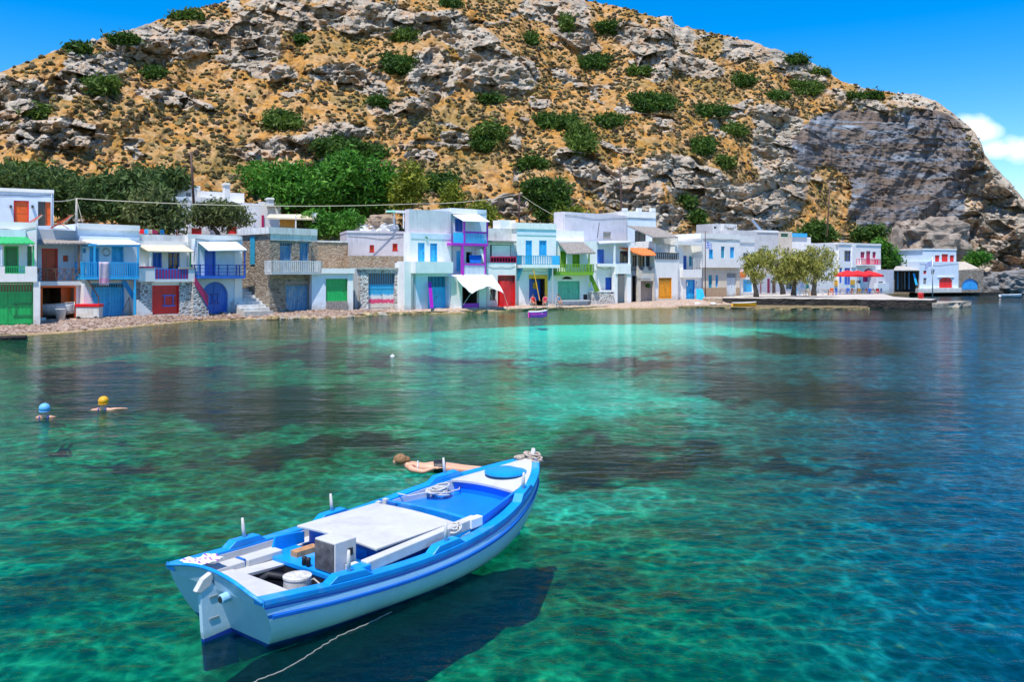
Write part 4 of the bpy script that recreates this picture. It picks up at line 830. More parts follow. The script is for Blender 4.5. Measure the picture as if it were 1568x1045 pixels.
# 20 right white house
h=House('taverna_house','large white two storey house with blue door and crimson shutters behind red parasols','house',q_(955,0)[0],124,q_(1325,0)[0],130,q_(0,735)[1])
h.body((955,312,1328,None),0,8,white2,[('w',(1004,372,1062,468),blue,{'fm':blue}),('s',(1148,382,1186,438),crimson,{}),('d',(1198,375,1238,495),crimson,{}),('s',(1254,382,1286,438),crimson,{}),('g',(1168,528,1268,650),crimson,{'arch':.8}),('d',(1005,525,1055,675),blue,{'fm':blue}),('p',(960,522,985,660),blue,{}),('w',(1112,635,1152,665),greypl,{})])
h.box('balcony_slab',white2,(1155,495,1322,505),0,.9); h.rail((1158,445,1322,495),.85,pink,16,vb=0,bal=.05); h.box('pilaster',white2,(1075,320,1108,520),0,.15); 
h.box('side_wall',white,(700,308,955,None),-.5,-.4,rv=-.4); h.box('yellow_panel',yellow,(922,635,955,685),-.3,-.2); h.box('yellow_panel',yellow,(1060,632,1098,675),.05,.12)
h.box('cornice',white,(950,305,1332,322),-8,.1)
h=House('garden_wall','low white garden wall right of the white taverna house','wall',q_(1300,0)[0],127,q_(1440,0)[0],130,q_(0,735)[1])
h.body((1300,540,1442,None),0,3,lilac,[('w',(1305,645,1350,680),greypl,{})]); h.box('wall_foot',white2,(1300,660,1400,None),0,.6)
vw(*V8)
h=House('boat_shed','dark open boat shed between the white wall and the small red shuttered house','shed',q_(165,0)[0],133,q_(390,0)[0],135,q_(0,722)[1])
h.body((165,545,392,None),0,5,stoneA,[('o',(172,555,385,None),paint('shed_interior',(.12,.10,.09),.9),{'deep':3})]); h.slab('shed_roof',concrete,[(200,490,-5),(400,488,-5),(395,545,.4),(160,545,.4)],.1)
for x in (200,235,262,300): h.post(x,560,715,-.6,.14,random.choice([greywood,darkwood,oldblue]))
h.slab('leaning_board',azure,[(335,575,-.2),(352,572,-.2),(378,672,.3),(360,675,.3)],.08)
h=House('boat_house','small white house at the right with red shutters and an arched red door','house',q_(395,0)[0],135,q_(745,0)[0],138,q_(0,725)[1])
h.body((395,470,745,None),0,6,bluewash,[('g',(570,608,688,720),red,{'arch':.4}),('w',(430,615,458,672),greypl,{}),('p',(430,548,458,580),red,{}),('w',(500,540,530,585),greypl,{})])
h.body((425,358,722,472),-.6,5,bluewash,[('p',(533,412,574,470),red,{}),('p',(592,402,650,480),red,{}),('p',(664,412,704,472),red,{})],name='upper_wall'); h.box('house_foot',white2,(385,705,770,None),0,.6); h.box('cornice',white,(420,354,728,366),-5.6,-.5)
h.box('lintel',white2,(560,600,705,610),0,.12)
h=House('boat_shed','dark stone vault at the far right closed by a pale blue boat door','shed',q_(745,0)[0],138.5,q_(965,0)[0],141,q_(0,725)[1])
h.body((745,545,965,None),0,5,stoneA,[('g',(772,622,918,720),skyblue,{'arch':.6})]); h.slab('roof_ramp',palewood,[(735,470,-3),(800,470,-3),(930,530,-.5),(745,545,-.2)],.2)
# upper left houses
vw(*V1)
h=House('white_house','white upper house at the left edge with bright orange door and shutters','house',-60,64,q_(330,0)[0],67,q_(0,330)[1]+20)
h.body((-260,78,330,None),0,7,bluewash,[('p',(84,150,178,300),orange,{'fm':red}),('w',(234,156,278,305),darkwood,{'fm':red}),('p',(278,158,312,305),orange,{})]); h.box('cornice',white2,(-260,72,333,92),-7,.1)
for x in (66,200): h.box('wall_lamp',darkmetal,(x-7,178,x+7,194),0,.25)
vw(*V2)
h=House('white_house','white hillside house with two chimneys and a red door among olive trees','house',q_(290,0)[0],88,q_(795,0)[0],93,q_(0,360)[1])
h.body((255,125,330,None),0,5,bluewash,[]); h.body((330,130,575,None),-1,5,oldwhite,[],name='middle_wall'); h.body((288,55,430,130),-3,5,white,[('w',(340,98,372,125),greypl,{})],name='upper_wall'); h.body((430,98,700,165),-2.5,5,white,[],name='rear_wall')
h.body((350,250,760,None),1.0,3,white2,[('p',(375,320,438,362),red,{}),('p',(596,302,655,355),red,{})],name='front_wall')
h.body((640,165,795,None),.5,7,white2,[],name='wing_wall'); h.box('side_wall',white2,(795,160,925,None),-2.5,-2,rv=-2.); h.box('door',crimson,(808,240,822,315),-2.,-1.9)
for x0,x1,y0,y1,v in ((580,612,42,165,0),(848,882,132,185,-1.)):
    h.box('chimney',white2,(x0,y0,x1,y1),v-.8,v); h.box('chimney_cap',white2,(x0-4,y0+4,x1+4,y0+12),v-.9,v+.1)
vw(*V3)
h=House('shade_canopy','beige canvas shade canopy over a yellow wall beside the white hillside house','canopy',q_(180,0)[0],84,q_(600,0)[0],86,q_(0,300)[1])
h.slab('canvas_top',beigecanvas,[(210,190,-1.5),(560,190,-1.5),(600,225,.8),(190,215,.8)],.15); h.box('back_wall',paint('ochre_yellow_plaster',(.62,.40,.10),.85),(290,232,420,298),-1.5,-1.4,rv=-1.4)
h.post(412,200,300,.7,.12,whitep); h.box('end_pillar',white2,(540,180,582,252),-.2,.5)
h=House('boulder_wall','pale lime washed rocks heaped behind the lilac white upper house','rocks',q_(900,0)[0],86,q_(1160,0)[0],87,q_(0,330)[1])
m=MB()
for i,(x,y,r) in enumerate(((950,300,1.3),(1010,305,1.2),(1080,285,1.4),(1120,290,1.2),(1060,235,1.6),(1110,250,1.3),(1000,250,1.1))):
    m.blob(h.P(x,y+12,0),(r*.8,r*.7,r*.5),3,.45,2.2,i,m=0 if i in(0,2,3) else 1,sq=.7)
m.build('rock_heap',[paint('limewashed_rock',(.72,.71,.68),.9,.15,2,.6),stoneB],h.o)

# drainpipes and slack house cables
for i,h in enumerate(ALLH):
    if h.o.name.split('.')[0] not in('boat_house','white_house') or not h.bd: continue
    u0,z0,u1,z1,v=max(h.bd,key=lambda b:b[3]-b[1]+(b[4]>-2)*.1); v+=.05
    if u1-u0<2: continue
    m=MB(); x=u1-.14 if i%2 else u0+.14; m.tube([(x,-v+.02,z1-.1),(x,-v,z1-.2),(x,-v,lerp(z1,z0,.85 if z0>0 else .93))],.035,6); m.build('drainpipe',[greypl,whitep,oldwhite][i%3],h.o,True)
    m=MB(); a=Vector((u0+.05,-v+.02,z1-.35));b=Vector((u1-.05,-v+.02,z1-.30)); m.tube([a.lerp(b,t)-Vector((0,0,.22*math.sin(math.pi*t)*(1+.4*math.sin(9*t+i)))) for t in np.linspace(0,1,14)],.014,4); m.build('cable',darkmetal,h.o)
# ------------------------------------------------------------------ trees and shrubs
def leaves(blobs,n,size,seed,clump=14,name='crown',mat=None,parent=None,origin=(0,0,0),aspect=1.7,droop=0.):
    """blobs: (cx,cy,cz,rx,ry,rz) ; n clumps in all, leaf-sized quads"""
    r=np.random.default_rng(seed); vol=np.array([b[3]*b[5] for b in blobs]); vol=vol/vol.sum(); pts=[];rn=[]
    for b,w_ in zip(blobs,vol):
        k=max(3,int(n*w_)); d=r.normal(size=(k,3)); d/=np.linalg.norm(d,axis=1)[:,None]; rad=r.uniform(.35,1.,k)**.45
        rad*=1+.62*(fbm(d[:,0]*1.8+seed,d[:,1]*1.8,d[:,2]*1.8,3,seed)-.5)*2
        c=d*rad[:,None]*np.array(b[3:6])+np.array(b[:3]); pts.append(c); rn.append(r.uniform(0,1,k))
    C=np.concatenate(pts); R=np.concatenate(rn); cs=size*2.2
    P=np.repeat(C,clump,0)+r.normal(size=(len(C)*clump,3))*cs*np.array([1,1,.75]); R=np.clip(np.repeat(R,clump)*.7+r.uniform(0,.3,len(P)),0,1)
    a=r.normal(size=P.shape); a[:,2]-=droop; a/=np.linalg.norm(a,axis=1)[:,None]; b=np.cross(a,r.normal(size=P.shape)); b/=np.linalg.norm(b,axis=1)[:,None]
    s_=size*r.uniform(.6,1.3,len(P))[:,None]; a=a*s_*aspect; b=b*s_*.55
    V=np.stack([P-a,P+b,P+a,P-b],1).reshape(-1,3)-np.array(origin); Fc=np.arange(len(V)).reshape(-1,4)
    o=npmesh(name,V,Fc,[mat],False,{'rnd':('FLOAT','POINT',np.repeat(R,4))}); 
    if parent: o.parent=parent
    return o
barkm=stone('tree_bark',[(.16,.12,.09),(.24,.19,.15)],6,(.09,.07,.05),.7,.05,.9,(1,1,.3))
L_dark=leafmat('dark_olive_leaf',(.035,.065,.018),(.08,.14,.035),(.17,.23,.06)); L_green=leafmat('bright_fig_leaf',(.02,.09,.01),(.07,.23,.02),(.19,.40,.05)); L_yel=leafmat('yellow_green_leaf',(.07,.11,.01),(.20,.24,.02),(.38,.38,.04)); L_tam=leafmat('tamarisk_leaf',(.15,.16,.03),(.36,.36,.08),(.58,.52,.15)); L_shr=leafmat('mastic_shrub_leaf',(.02,.055,.01),(.055,.125,.015),(.13,.21,.03)); L_olive=leafmat('grey_olive_leaf',(.05,.075,.025),(.12,.16,.05),(.25,.26,.09))
def tree(name,label,cat,D,base,blobs,mat,n=260,size=.16,seed=1,group=None,trunks=None,tw=.22,depth=.8,droop=0.):
    """base (px,py); blobs (px,py,rx,ry) in photo pixels, measured at distance D"""
    k=D/F; B=W(base[0],base[1],D); o=thing(name,label,cat,B,0,group); rr=random.Random(seed)
    bl=[]
    for i,(x,y,rx,ry) in enumerate(blobs):
        p=W(x,y,D)-B; bl.append((p.x,rr.uniform(-.5,.5)*rx*k*.6,p.z,rx*k,max(rx,ry)*k*depth,ry*k))
    m=MB()
    for (tx,ty) in (trunks or [(blobs[0][0],blobs[0][1])]):
        T=W(tx,ty,D)-B; mid=Vector((T.x*.35+rr.uniform(-.2,.2),rr.uniform(-.2,.2),T.z*.45)); m.tube([(0,0,-.3),(T.x*.08,0,T.z*.12),mid,T],[tw*1.3,tw,tw*.75,tw*.3],8)
        for b in bl:
            q=Vector(b[:3]); 
            if (q-T).length<max(b[3],b[5])*1.8: m.tube([mid,(mid+q)/2+Vector((rr.uniform(-.3,.3),0,.2)),q],[tw*.55,tw*.35,tw*.12],6)
    m.build('trunk',barkm,o,True)
    leaves(bl,n,size,seed,14,'crown',mat,o,(0,0,0),droop=droop); return o
TT=[
 ('olive_tree','dark olive tree crown rising left of the wooden rope post behind the shore houses',80,(100,330),[(60,285,70,28),(20,290,50,30),(110,300,50,30)],L_dark,420,.2,'dark trees behind the left houses'),
 ('olive_tree','broad dark olive tree just right of the wooden rope post',76,(190,350),[(160,305,45,38),(210,310,50,40),(190,285,50,26)],L_dark,480,.19,'dark trees behind the left houses'),
 ('olive_tree','olive tree with brown tinged foliage left of the white hillside house',73,(240,355),[(240,320,36,34),(262,330,22,26)],L_olive,260,.17,None),
 ('olive_tree','darkest rounded tree above the others, against the golden slope',90,(215,320),[(225,280,60,20),(255,275,32,16)],L_dark,260,.2,None),
 ('olive_tree','flat topped olive tree in front of the white hillside house and its red shutters',81,(335,360),[(310,330,34,17),(350,332,38,18),(330,322,40,14)],L_olive,300,.14,None),
 ('fig_tree','large bright green fig tree, widest of the fig group, at the slope foot',100,(540,335),[(540,275,62,42),(500,285,52,35),(580,290,40,34),(535,300,60,26)],L_green,650,.24,'bright green trees above the stone house'),
 ('fig_tree','bright green fig tree above the beige canvas shade canopy',98,(430,330),[(440,285,50,32),(405,275,38,24),(470,300,45,24)],L_green,420,.22,'bright green trees above the stone house'),
 ('fig_tree','small dark green tree right behind the old stone house roof',86,(500,365),[(500,345,26,18),(530,340,26,16),(480,335,22,12)],L_green,200,.16,None),
 ('bush','yellow green bush left of the lilac top wall of the tall white house',97,(630,330),[(630,285,22,30),(615,300,18,24)],L_yel,180,.18,None),
 ('bush','yellow green bush above the tall white house with the slim azure doors',94,(692,322),[(690,302,15,20),(700,310,12,14)],L_yel,120,.16,None),
 ('bush','yellow green bush right of the purple framed house roof',90,(738,340),[(735,322,14,14),(748,332,12,14)],L_yel,100,.14,None),
 ('tree','rounded dark green tree above the lime green balcony house',102,(838,345),[(838,300,32,26),(850,315,20,20),(820,290,20,16),(835,325,18,12)],L_shr,420,.2,None),
 ('bush','yellow green bush at the foot of the rounded dark tree',98,(870,340),[(880,328,20,10),(860,336,14,12)],L_yel,110,.14,None),
 ('tree','dark tree beside the leaning pole behind the grey house',140,(1250,372),[(1250,356,20,17),(1235,362,14,12),(1268,362,14,10)],L_shr,220,.24,None),
 ('bush','dark bush between the leaning pole and the cave rock',146,(1335,372),[(1335,358,18,12),(1315,362,14,9)],L_shr,130,.24,None),
 ('bush','bright green bush right of the large white taverna house',138,(1362,405),[(1362,395,18,15),(1350,375,10,9)],L_green,120,.22,None),
 ('bush','green bush right of the small red shuttered house',150,(1502,402),[(1500,395,14,9),(1492,400,10,7)],L_green,90,.22,None),
]
for i,(nm,lb,D,base,bl,mt,n,sz_,gr) in enumerate(TT): tree(nm,lb,'bush' if nm=='bush' else 'tree',D,base,bl,mt,n,sz_,100+i,gr,tw=.1 if nm=='bush' else .22)
TQ=[('tamarisk_tree','leftmost tamarisk on the quay, with an upright olive green crown',99,(1158,452),[(1156,412,16,22),(1148,400,12,15),(1170,395,16,16)],L_tam,330),
('tamarisk_tree','second tamarisk from the left on the quay, leaning with a thin slanting trunk',100,(1199,447),[(1188,402,20,22),(1205,412,16,20),(1195,420,14,14)],L_tam,300),
('tamarisk_tree','third tamarisk from the left on the quay, over the stone heap',101,(1215,449),[(1222,405,22,20),(1218,420,16,14)],L_tam,280),
('tamarisk_tree','rightmost and palest tamarisk on the quay, nearest the red parasols',99,(1246,449),[(1250,398,26,20),(1262,412,20,18),(1240,415,18,20),(1232,395,16,14)],L_tam,420)]
for i,(nm,lb,D,base,bl,mt,n) in enumerate(TQ): tree(nm,lb,'tree',D,base,bl,mt,int(n*.62),.115,200+i,'tamarisk trees along the quay',tw=.28,droop=1.2)
SH=[(619,52,18,10,'small dark bush under the summit crags'),(610,97,28,17,'wide wedge shaped dark shrub on the upper middle slope'),(235,113,16,9,'rounded shrub on the upper left slope'),(155,130,24,11,'dark shrub below the bluish upper left crag'),(577,158,12,7,'little dark shrub beside the pale crag'),(752,153,20,8,'flat dark shrub under the pale central crag'),(750,202,30,13,'broad low shrub in the middle of the slope'),(740,224,14,5,'thin green mat just below the broad middle shrub'),(850,186,38,12,'long upper arm of the big hanging shrub'),(888,212,26,24,'largest hanging shrub above the ochre hollow'),(935,183,25,12,'rounded shrub right of the largest hanging shrub'),(908,94,30,13,'lime green shrub high on the right middle slope'),(980,111,18,7,'small green shrub right of the lime green one'),(1000,154,42,17,'large green shrub in the upper right middle'),(1090,169,32,10,'long low shrub on the grassy ledge'),(1124,196,18,12,'bushy shrub beneath the long low one'),(1075,222,19,15,'shrub standing above the layered pale rock'),(1138,121,18,11,'round shrub below the right ridge'),(1234,133,30,15,'biggest shrub near the top of the dark cliff'),(1190,146,16,6,'small flat shrub left of the cliff top'),(1218,90,21,7,'bright green shrub on the right skyline'),(1256,112,13,5,'narrow shrub lower on the right skyline'),(815,252,22,9,'slanting shrub above the rounded dark tree'),(672,279,28,17,'dark green shrub left of the bare track'),(432,186,30,14,'dark green shrub on the golden left slope'),(1052,308,8,7,'tiny round shrub over the white houses'),(1065,333,10,10,'small shrub directly above the flagpole'),(285,25,24,5,'dark scrub mat on the left skyline nearest the summit'),(188,63,24,8,'dark green shrub on the left skyline'),(120,75,14,5,'small shrub farthest left on the skyline'),(55,175,14,7,'small dark shrub at the far left slope'),(515,226,42,16,'wide dark hedge above the bright fig trees'),(560,232,40,14,'right half of the dark hedge above the fig trees'),(40,292-30,30,8,'dark green mat at the far left slope foot'),(690,6,16,8,'small bush on the summit rocks'),(928,40,18,10,'green bush in the gully left of the right knob'),(868,30,8,14,'dark bush in the crack of the summit rocks'),(812,58,9,14,'dark narrow bush below the summit crack'),(1325,147,30,6,'green mat along the top edge of the dark cliff'),(1108,250,10,8,'small olive bush beside the layered rock'),(462,62,9,6,'small green bush on the golden upper slope')]
for i,(x,y,rx,ry,lb) in enumerate(SH):
    D=hillD(x,y+ry*.5); k=D/F; B=W(x,y+ry*.8,D); o=thing('hillside_shrub',lb,'shrub',B); rr=random.Random(i)
    kk=max(3,int(rx/5)); bl=[]
    for j in range(kk):
        fx=(j+.5)/kk*2-1; yy_=y+rr.uniform(-.3,.3)*ry; d2=hillD(x+fx*rx*.75,yy_)-.5; d2=min(max(d2,D-8),D+10); p=W(x+fx*rx*.75,yy_,d2)-B; h_=ry*k*(1-.45*abs(fx))*rr.uniform(.45,.95); bl.append((p.x,p.y,p.z,rx/kk*1.5*k,h_*1.6,h_))
        if ry>9: d3=min(max(hillD(x+fx*rx*.6,y+ry*.5)-.5,D-8),D+10); p=W(x+fx*rx*.6,y+ry*.5,d3)-B; bl.append((p.x,p.y,p.z,rx/kk*1.3*k,h_*1.3,h_*.8))
    leaves([(a,b,c,d*.85,e*.9,f_*.85) for a,b,c,d,e,f_ in bl],int(90+rx*ry*.5),.24,300+i,12,'foliage',L_shr if i%3 else leafmat('mastic_shrub_leaf_light',(.035,.075,.012),(.09,.16,.02),(.20,.28,.05)),o)
# ------------------------------------------------------------------ poles, wires, flags
def pole(name,label,px,py0,py1,D,r=.09,mat=None,lean=0,group=None,cat='pole',arms=True):
    B=W(px,py1,D); T=W(px+lean,py0,D)-B; o=thing(name,label,cat,B,0,group); m=MB(); m.tube([(0,0,-.5),T*.5,T],[r,r*.85,r*.65],8); m.build('shaft',mat or wood,o,True)
    if arms:
        m=MB(); m.box(T.x-.35,-.05,T.z-.35,T.x+.35,.05,T.z-.27); m.build('cross_arm',darkwood,o)
        for s_ in (-.28,0,.28): m=MB(); m.lathe([(.02,0),(.045,.03),(.03,.07),(.045,.1),(.015,.14)],(T.x+s_,0,T.z-.27),8); m.build('insulator',glass,o,True)
    return B+T
pA=pole('utility_pole','dark utility pole in front of the white hillside house',297,232,310,86,.14,darkwood,-5)
pB=pole('rope_post','pale brown wooden post behind the orange shuttered house',117,304,345,66,.12,palewood,arms=False,cat='post')
pC=pole('utility_pole','dark utility pole above the red framed boat house',795,295,345,93,.11,darkwood)
pD=pole('utility_pole','tall dark pole left of the notched white parapet',952,255,330,102,.13,darkwood,-3)
pE=pole('utility_pole','leaning dark pole beside the dark tree under the cliff',1266,285,358,136,.12,darkwood,5)
def wire(label,a,b,sag,r=.022,mat=None,name='cable',cat='cable'):
    m=MB(); a=Vector(a);b=Vector(b); m.tube([a.lerp(b,t)-Vector((0,0,sag*4*t*(1-t))) for t in np.linspace(0,1,15)]if True else 0,r,5)
    o=m.build(name,mat or palewood,None); tag(o,label,cat); return o
cu=paint('pale_cable',(.5,.45,.33),.7)
wire('pale rope from the wooden post across the olive trees to the tall white house',pB,W(640,312,82),.4,.035,cu); wire('pale rope running left from the wooden post to the orange shuttered house',pB,W(80,308,64),.1,.03,cu)
wire('thin cable from the tall white house up to the dark pole at the red house',W(640,312,82),pC+Vector((0,0,-.1)),.3,.03,cu); wire('cable dropping right from the dark pole into the rounded dark tree',pC+Vector((0,0,-.1)),W(857,334,94),.15,.03,cu)
wire('stay rope slanting down right of the wooden post',pB,W(127,342,66),0,.025,cu)
def flag(label,polebase,px,py0,py1,D,cx,cy,wd,hg,side,limp=0.):
    o=thing('flagpole',label,'flagpole',W(px,py1,D)); m=MB(); H=(py1-py0)*D/F; m.tube([(0,0,-.3),(0,0,H)],[.07,.045],8); m.build('shaft',darkwood if side>0 else metal,o,True); m=MB(); m.blob((0,0,H+.05),.08,1,0); m.build('finial',metal,o,True)
    z1=H-(cy-py0)*D/F; m=MB(); nx,nz=14,9
    def pt(i,j): 
        s_=i/nx*wd; return (side*s_*(1-.3*limp),.12*math.sin(i*.9+j*.1)*min(1,i/3),z1-j/nz*hg-limp*s_*.75-.05*math.sin(i*.7))
    for i in range(nx):
        for j in range(nz):
            col=j%2==0
            if i<5 and j<5: col=not (i==2 or j==2)
            a,b,c,d=pt(i,j),pt(i+1,j),pt(i+1,j+1),pt(i,j+1)
            m.add([a,b,c,d],[(0,1,2,3)],0 if col else 1)
    f_=m.build('flag',[blue,whitep],o); sd=f_.modifiers.new('thickness','SOLIDIFY'); sd.thickness=.012
flag('dark flagpole with a blue and white striped cross flag before the beige based house',None,1080,354,467,99,1080,370,.85,.75,1,.35)
flag('pole with a blue and white striped cross flag before the small red shuttered house',None,1428,392,453,104,1428,398,1.15,.6,-1,.7)
# ------------------------------------------------------------------ pier and quay
def pierpart(name,label,pts,z0,z1,mat,topmat,amp=.12,seg=60,seed=1):
    """pts outline seen from above (x,y) front edge left->right then back edge right->left"""
    m=MB(); 
    out_=[]
    for a,b in zip(pts,pts[1:]+pts[:1]):
        k=max(1,int((Vector(b)-Vector(a)).length/.7))
        for i in range(k): 
            p=Vector(a).lerp(Vector(b),i/k); out_.append(p)
    n=len(out_); rr=random.Random(seed); vs=[]
    for lv,(z,e) in enumerate(((z0,0.2),(lerp(z0,z1,.35),.12),(lerp(z0,z1,.7),.05),(z1-.06,0),(z1,-.05))):
        c=sum(out_,Vector((0,0)))/n
        for p in out_: d=(p-c).normalized(); q=p+d*(e+rr.uniform(-amp,amp)*(1 if lv<4 else .3)); vs.append((q.x,q.y,z+rr.uniform(-.03,.03)*(lv>0)))
    fs=[];ms=[]
    for lv in range(4):
        for i in range(n): fs.append((lv*n+i,lv*n+(i+1)%n,(lv+1)*n+(i+1)%n,(lv+1)*n+i)); ms.append(0)
    fs.append(tuple(4*n+i for i in range(n))); ms.append(1)
    m.v=vs;m.f=fs;m.m=ms; o=m.build(name,[mat,topmat]); tag(o,label,name.replace('_',' '),kind='structure'); return o
wetc=stone('wet_dark_quay_stone',[(.02,.017,.014),(.04,.032,.024),(.03,.022,.018)],1.2,(.015,.012,.01),.7,.05)
palec=paint('pale_pier_paving',(.54,.48,.41),.9,.1,.8,.3,(.4,.34,.28),.3)  # pale paving tone of the pier top
def g2(px,D): return ((px-CX)/F*D,D)
pierpart('pier','pier',[g2(1104,95.5),g2(1200,93.5),g2(1426,88),g2(1434,92),g2(1370,100),g2(1350,117),g2(1300,122),g2(1150,108),g2(1108,100)],-1.2,.86,wetc,palec,.1)
pierpart('quay_foot','rock shelf',[g2(1005,90),g2(1090,89.5),g2(1180,86),g2(1332,86.5),g2(1330,90),g2(1200,92.5),g2(1104,95),g2(1010,95)],-1,.17,wetrock,wetrock,.25,seed=3)
pierpart('quay_foot','rock',[g2(1424,88.5),g2(1466,91),g2(1488,95),g2(1470,97),g2(1436,96)],-1,.5,rock,rock,.3,seed=5)
pierpart('quay_step','step',[g2(1076,94.5),g2(1106,94.2),g2(1106,98),g2(1078,98)],-.5,.9,stoneB,palec,.05,seed=6)
pierpart('shore_rocks','coast rock',[g2(1395,142),g2(1500,143),g2(1568,150),g2(1800,150),g2(1800,158),g2(1500,156),g2(1395,150)],-1,.45,wetc,rock,.4,seed=8)
pierpart('rock_shelf','rock shelf',[g2(-60,47.0),g2(40,47.6),g2(43,49),g2(-60,49)],-.5,.16,wetc,wetrock,.15,seed=9)
# ledge in front of the middle houses
for i,(a,b,da,db,zz,mt) in enumerate(((486,560,70.3,72.6,.22,concrete),(545,640,73.2,76.0,.2,wetrock),(640,745,76,79.5,.22,wetrock),(745,862,80.5,84.8,.24,palec),(862,1004,84.8,90.2,.26,palec))):
    pierpart('quay_ledge','ledge',[g2(a,da),g2(b,db),g2(b+2,db+4.5),g2(a+2,da+4.5)],-.8,zz,wetrock,mt,.14,seed=20+i)
# shore stones one can tell apart
def rockthing(label,px,py,D,r,seed,mat=rock,group=None,flat=.6):
    o=thing('rock',label,'rock',W(px,py,D),0,group); m=MB(); m.blob((0,0,r*flat*.3),(r,r*.8,r*flat),3,.35,1.3,seed); x=m.build('stone',mat,o); return o
RK=random.Random(4)
for i in range(46):
    px=lerp(395,640,(i+RK.random())/46); D=wlD(px)+RK.uniform(-.3,1.0); p=W(px,418,D); r=RK.uniform(.15,.6)
    m=MB(); m.blob((0,0,0),(r,r*.8,r*.55),2,.4,1.4,i); o=m.build('shore_stone',RK.choice([rock,wetrock,paint('ochre_beach_rock',(.42,.32,.17),.9,.35,3,.6)])); o.location=(p.x,D,RK.uniform(-.08,.05)); o.rotation_euler=(0,0,i); tag(o,'rounded tan boulder in the row along the waterline below the stone houses','rock','waterline boulders')
# big headland boulders on the right
def bigrock(label,px,py,D,rx,rz,seed,mat,ry=None):
    k=D/F; o=thing('rock_outcrop',label,'rock',W(px,py+rz,D)); m=MB(); m.blob((0,0,rz*k*.9),(rx*k,(ry or rx*.7)*k,rz*k*1.1),5,.42,2.6,seed,sq=.6); m.build('stone',mat,o); return o
crag=paint('crag_stone',(.40,.33,.27),.95,.35,.6,.9,(.2,.15,.12),.5,bd=.3); grayrock=paint('grey_crag_stone',(.30,.29,.28),.95,.35,.6,.9,(.16,.13,.11),.5,bd=.3)
bigrock('large flat topped brown rock block behind the small red shuttered house',1425,365,158,48,30,11,crag)
bigrock('narrow upright stone pillar left of the flat topped rock block',1372,372,156,10,22,12,crag)
bigrock('pinkish rubble mound left of the small red shuttered house',1395,395,146,16,16,13,stoneB)
bigrock('low grey sea rock at the right edge, scooped out at its foot',1548,432,150,40,16,14,grayrock)
bigrock('pale rounded rock beside the dark stone vault',1512,436,148,16,12,15,grayrock)
# beach pebbles
n=5200; pr=RNG.uniform(-40,600,n); D=np.array([wlD(x) for x in pr])+RNG.uniform(.1,1,n)**.8*np.maximum(1.5,np.interp(pr,gp,hd)-np.array([wlD(x) for x in pr])-.8); 
r_=RNG.uniform(.04,.13,n)*(1+(RNG.uniform(0,1,n)>.97)*1.5); oc=np.array([(1,0,0),(0,1,0),(-1,0,0),(0,-1,0),(0,0,.6),(0,0,-.6)]); of=np.array([(0,1,4),(1,2,4),(2,3,4),(3,0,4),(1,0,5),(2,1,5),(3,2,5),(0,3,5)])
hz_i=np.interp(pr,gp,hz); q=np.clip((D-np.array([wlD(x) for x in pr]))/np.maximum(.5,(np.interp(pr,gp,hd)-.6-np.array([wlD(x) for x in pr]))),0,1)
z_=hz_i*q**.8+.03; P_=np.stack([(pr-CX)/F*D,D,z_],1); v=(oc[None]*r_[:,None,None]*(1+RNG.uniform(-.3,.3,(n,6,1)))+P_[:,None]).reshape(-1,3); f=(of[None]+np.arange(n)[:,None,None]*6).reshape(-1,3)
o=npmesh('beach_pebbles',v,f,[m_ for m_ in [leafmat('pebble_stone',(.26,.16,.11),(.48,.34,.26),(.62,.50,.42),2.)]],False,{'rnd':('FLOAT','POINT',np.repeat(RNG.uniform(0,1,n),6))}); tag(o,'pink and tan pebbles covering the narrow beach','pebbles',kind='stuff')
# ------------------------------------------------------------------ the moored fishing boat
bb=paint('boat_rail_blue',(.005,.29,.80),.38,.12,3,.08,(.25,.45,.65),.22); bt=paint('boat_deck_blue',(.004,.20,.78),.4,.06,2,.05,(.02,.25,.7),.15); bn=paint('boat_stripe_blue',(.005,.12,.52),.35,.06,3,.04)
hullp=paint('boat_hull_pale_blue',(.50,.70,.84),.3,.07,1.5,.06,(.78,.85,.88),.22,streak=True); hull2=paint('boat_strake_blue',(.30,.58,.84),.3,.05,2,.04,(.7,.8,.85),.18); boot=paint('boat_bottom_navy',(.008,.04,.30),.4,.1,3,.08,(.05,.10,.12),.25)
deckw=paint('boat_deck_white',(.58,.57,.55),.55,.07,3,.14,(.42,.38,.33),.3); dkin=paint('boat_well_dark',(.02,.02,.025),.6,.2,3,.1); intb=paint('boat_interior_blue',(.02,.16,.55),.45,.1,3,.05,(.2,.35,.6),.15)
BO=Vector((-3.03,8.58,0)); BA=math.atan2(.785,.62)
boat=thing('fishing_boat','blue and white wooden fishing boat moored in the foreground','boat',BO,BA)
def cr(x,T):
    xs=[a for a,b in T]; ys=[b for a,b in T]; i=max(0,min(len(xs)-2,int(np.searchsorted(xs,x))-1)); 
    h=xs[i+1]-xs[i]; u=min(1,max(0,(x-xs[i])/h)); d=lambda k: (ys[min(k+1,len(ys)-1)]-ys[max(k-1,0)])/(xs[min(k+1,len(xs)-1)]-xs[max(k-1,0)])
    return (2*u**3-3*u**2+1)*ys[i]+(u**3-2*u**2+u)*h*d(i)+(-2*u**3+3*u**2)*ys[i+1]+(u**3-u**2)*h*d(i+1)
TB=[(0,.83),(.8,.94),(1.8,1.03),(2.7,1.04),(3.6,.94),(4.3,.73),(4.8,.50),(5.15,.28),(5.32,.13),(5.42,.025)]
TG=[(0,.56),(1.0,.50),(2.1,.48),(3.2,.54),(4.2,.68),(4.9,.79),(5.42,.90)]
TW=[(0,.60),(.8,.72),(1.8,.82),(2.7,.85),(3.6,.70),(4.3,.44),(4.8,.20),(5.1,.06),(5.3,.01),(5.42,.0)]
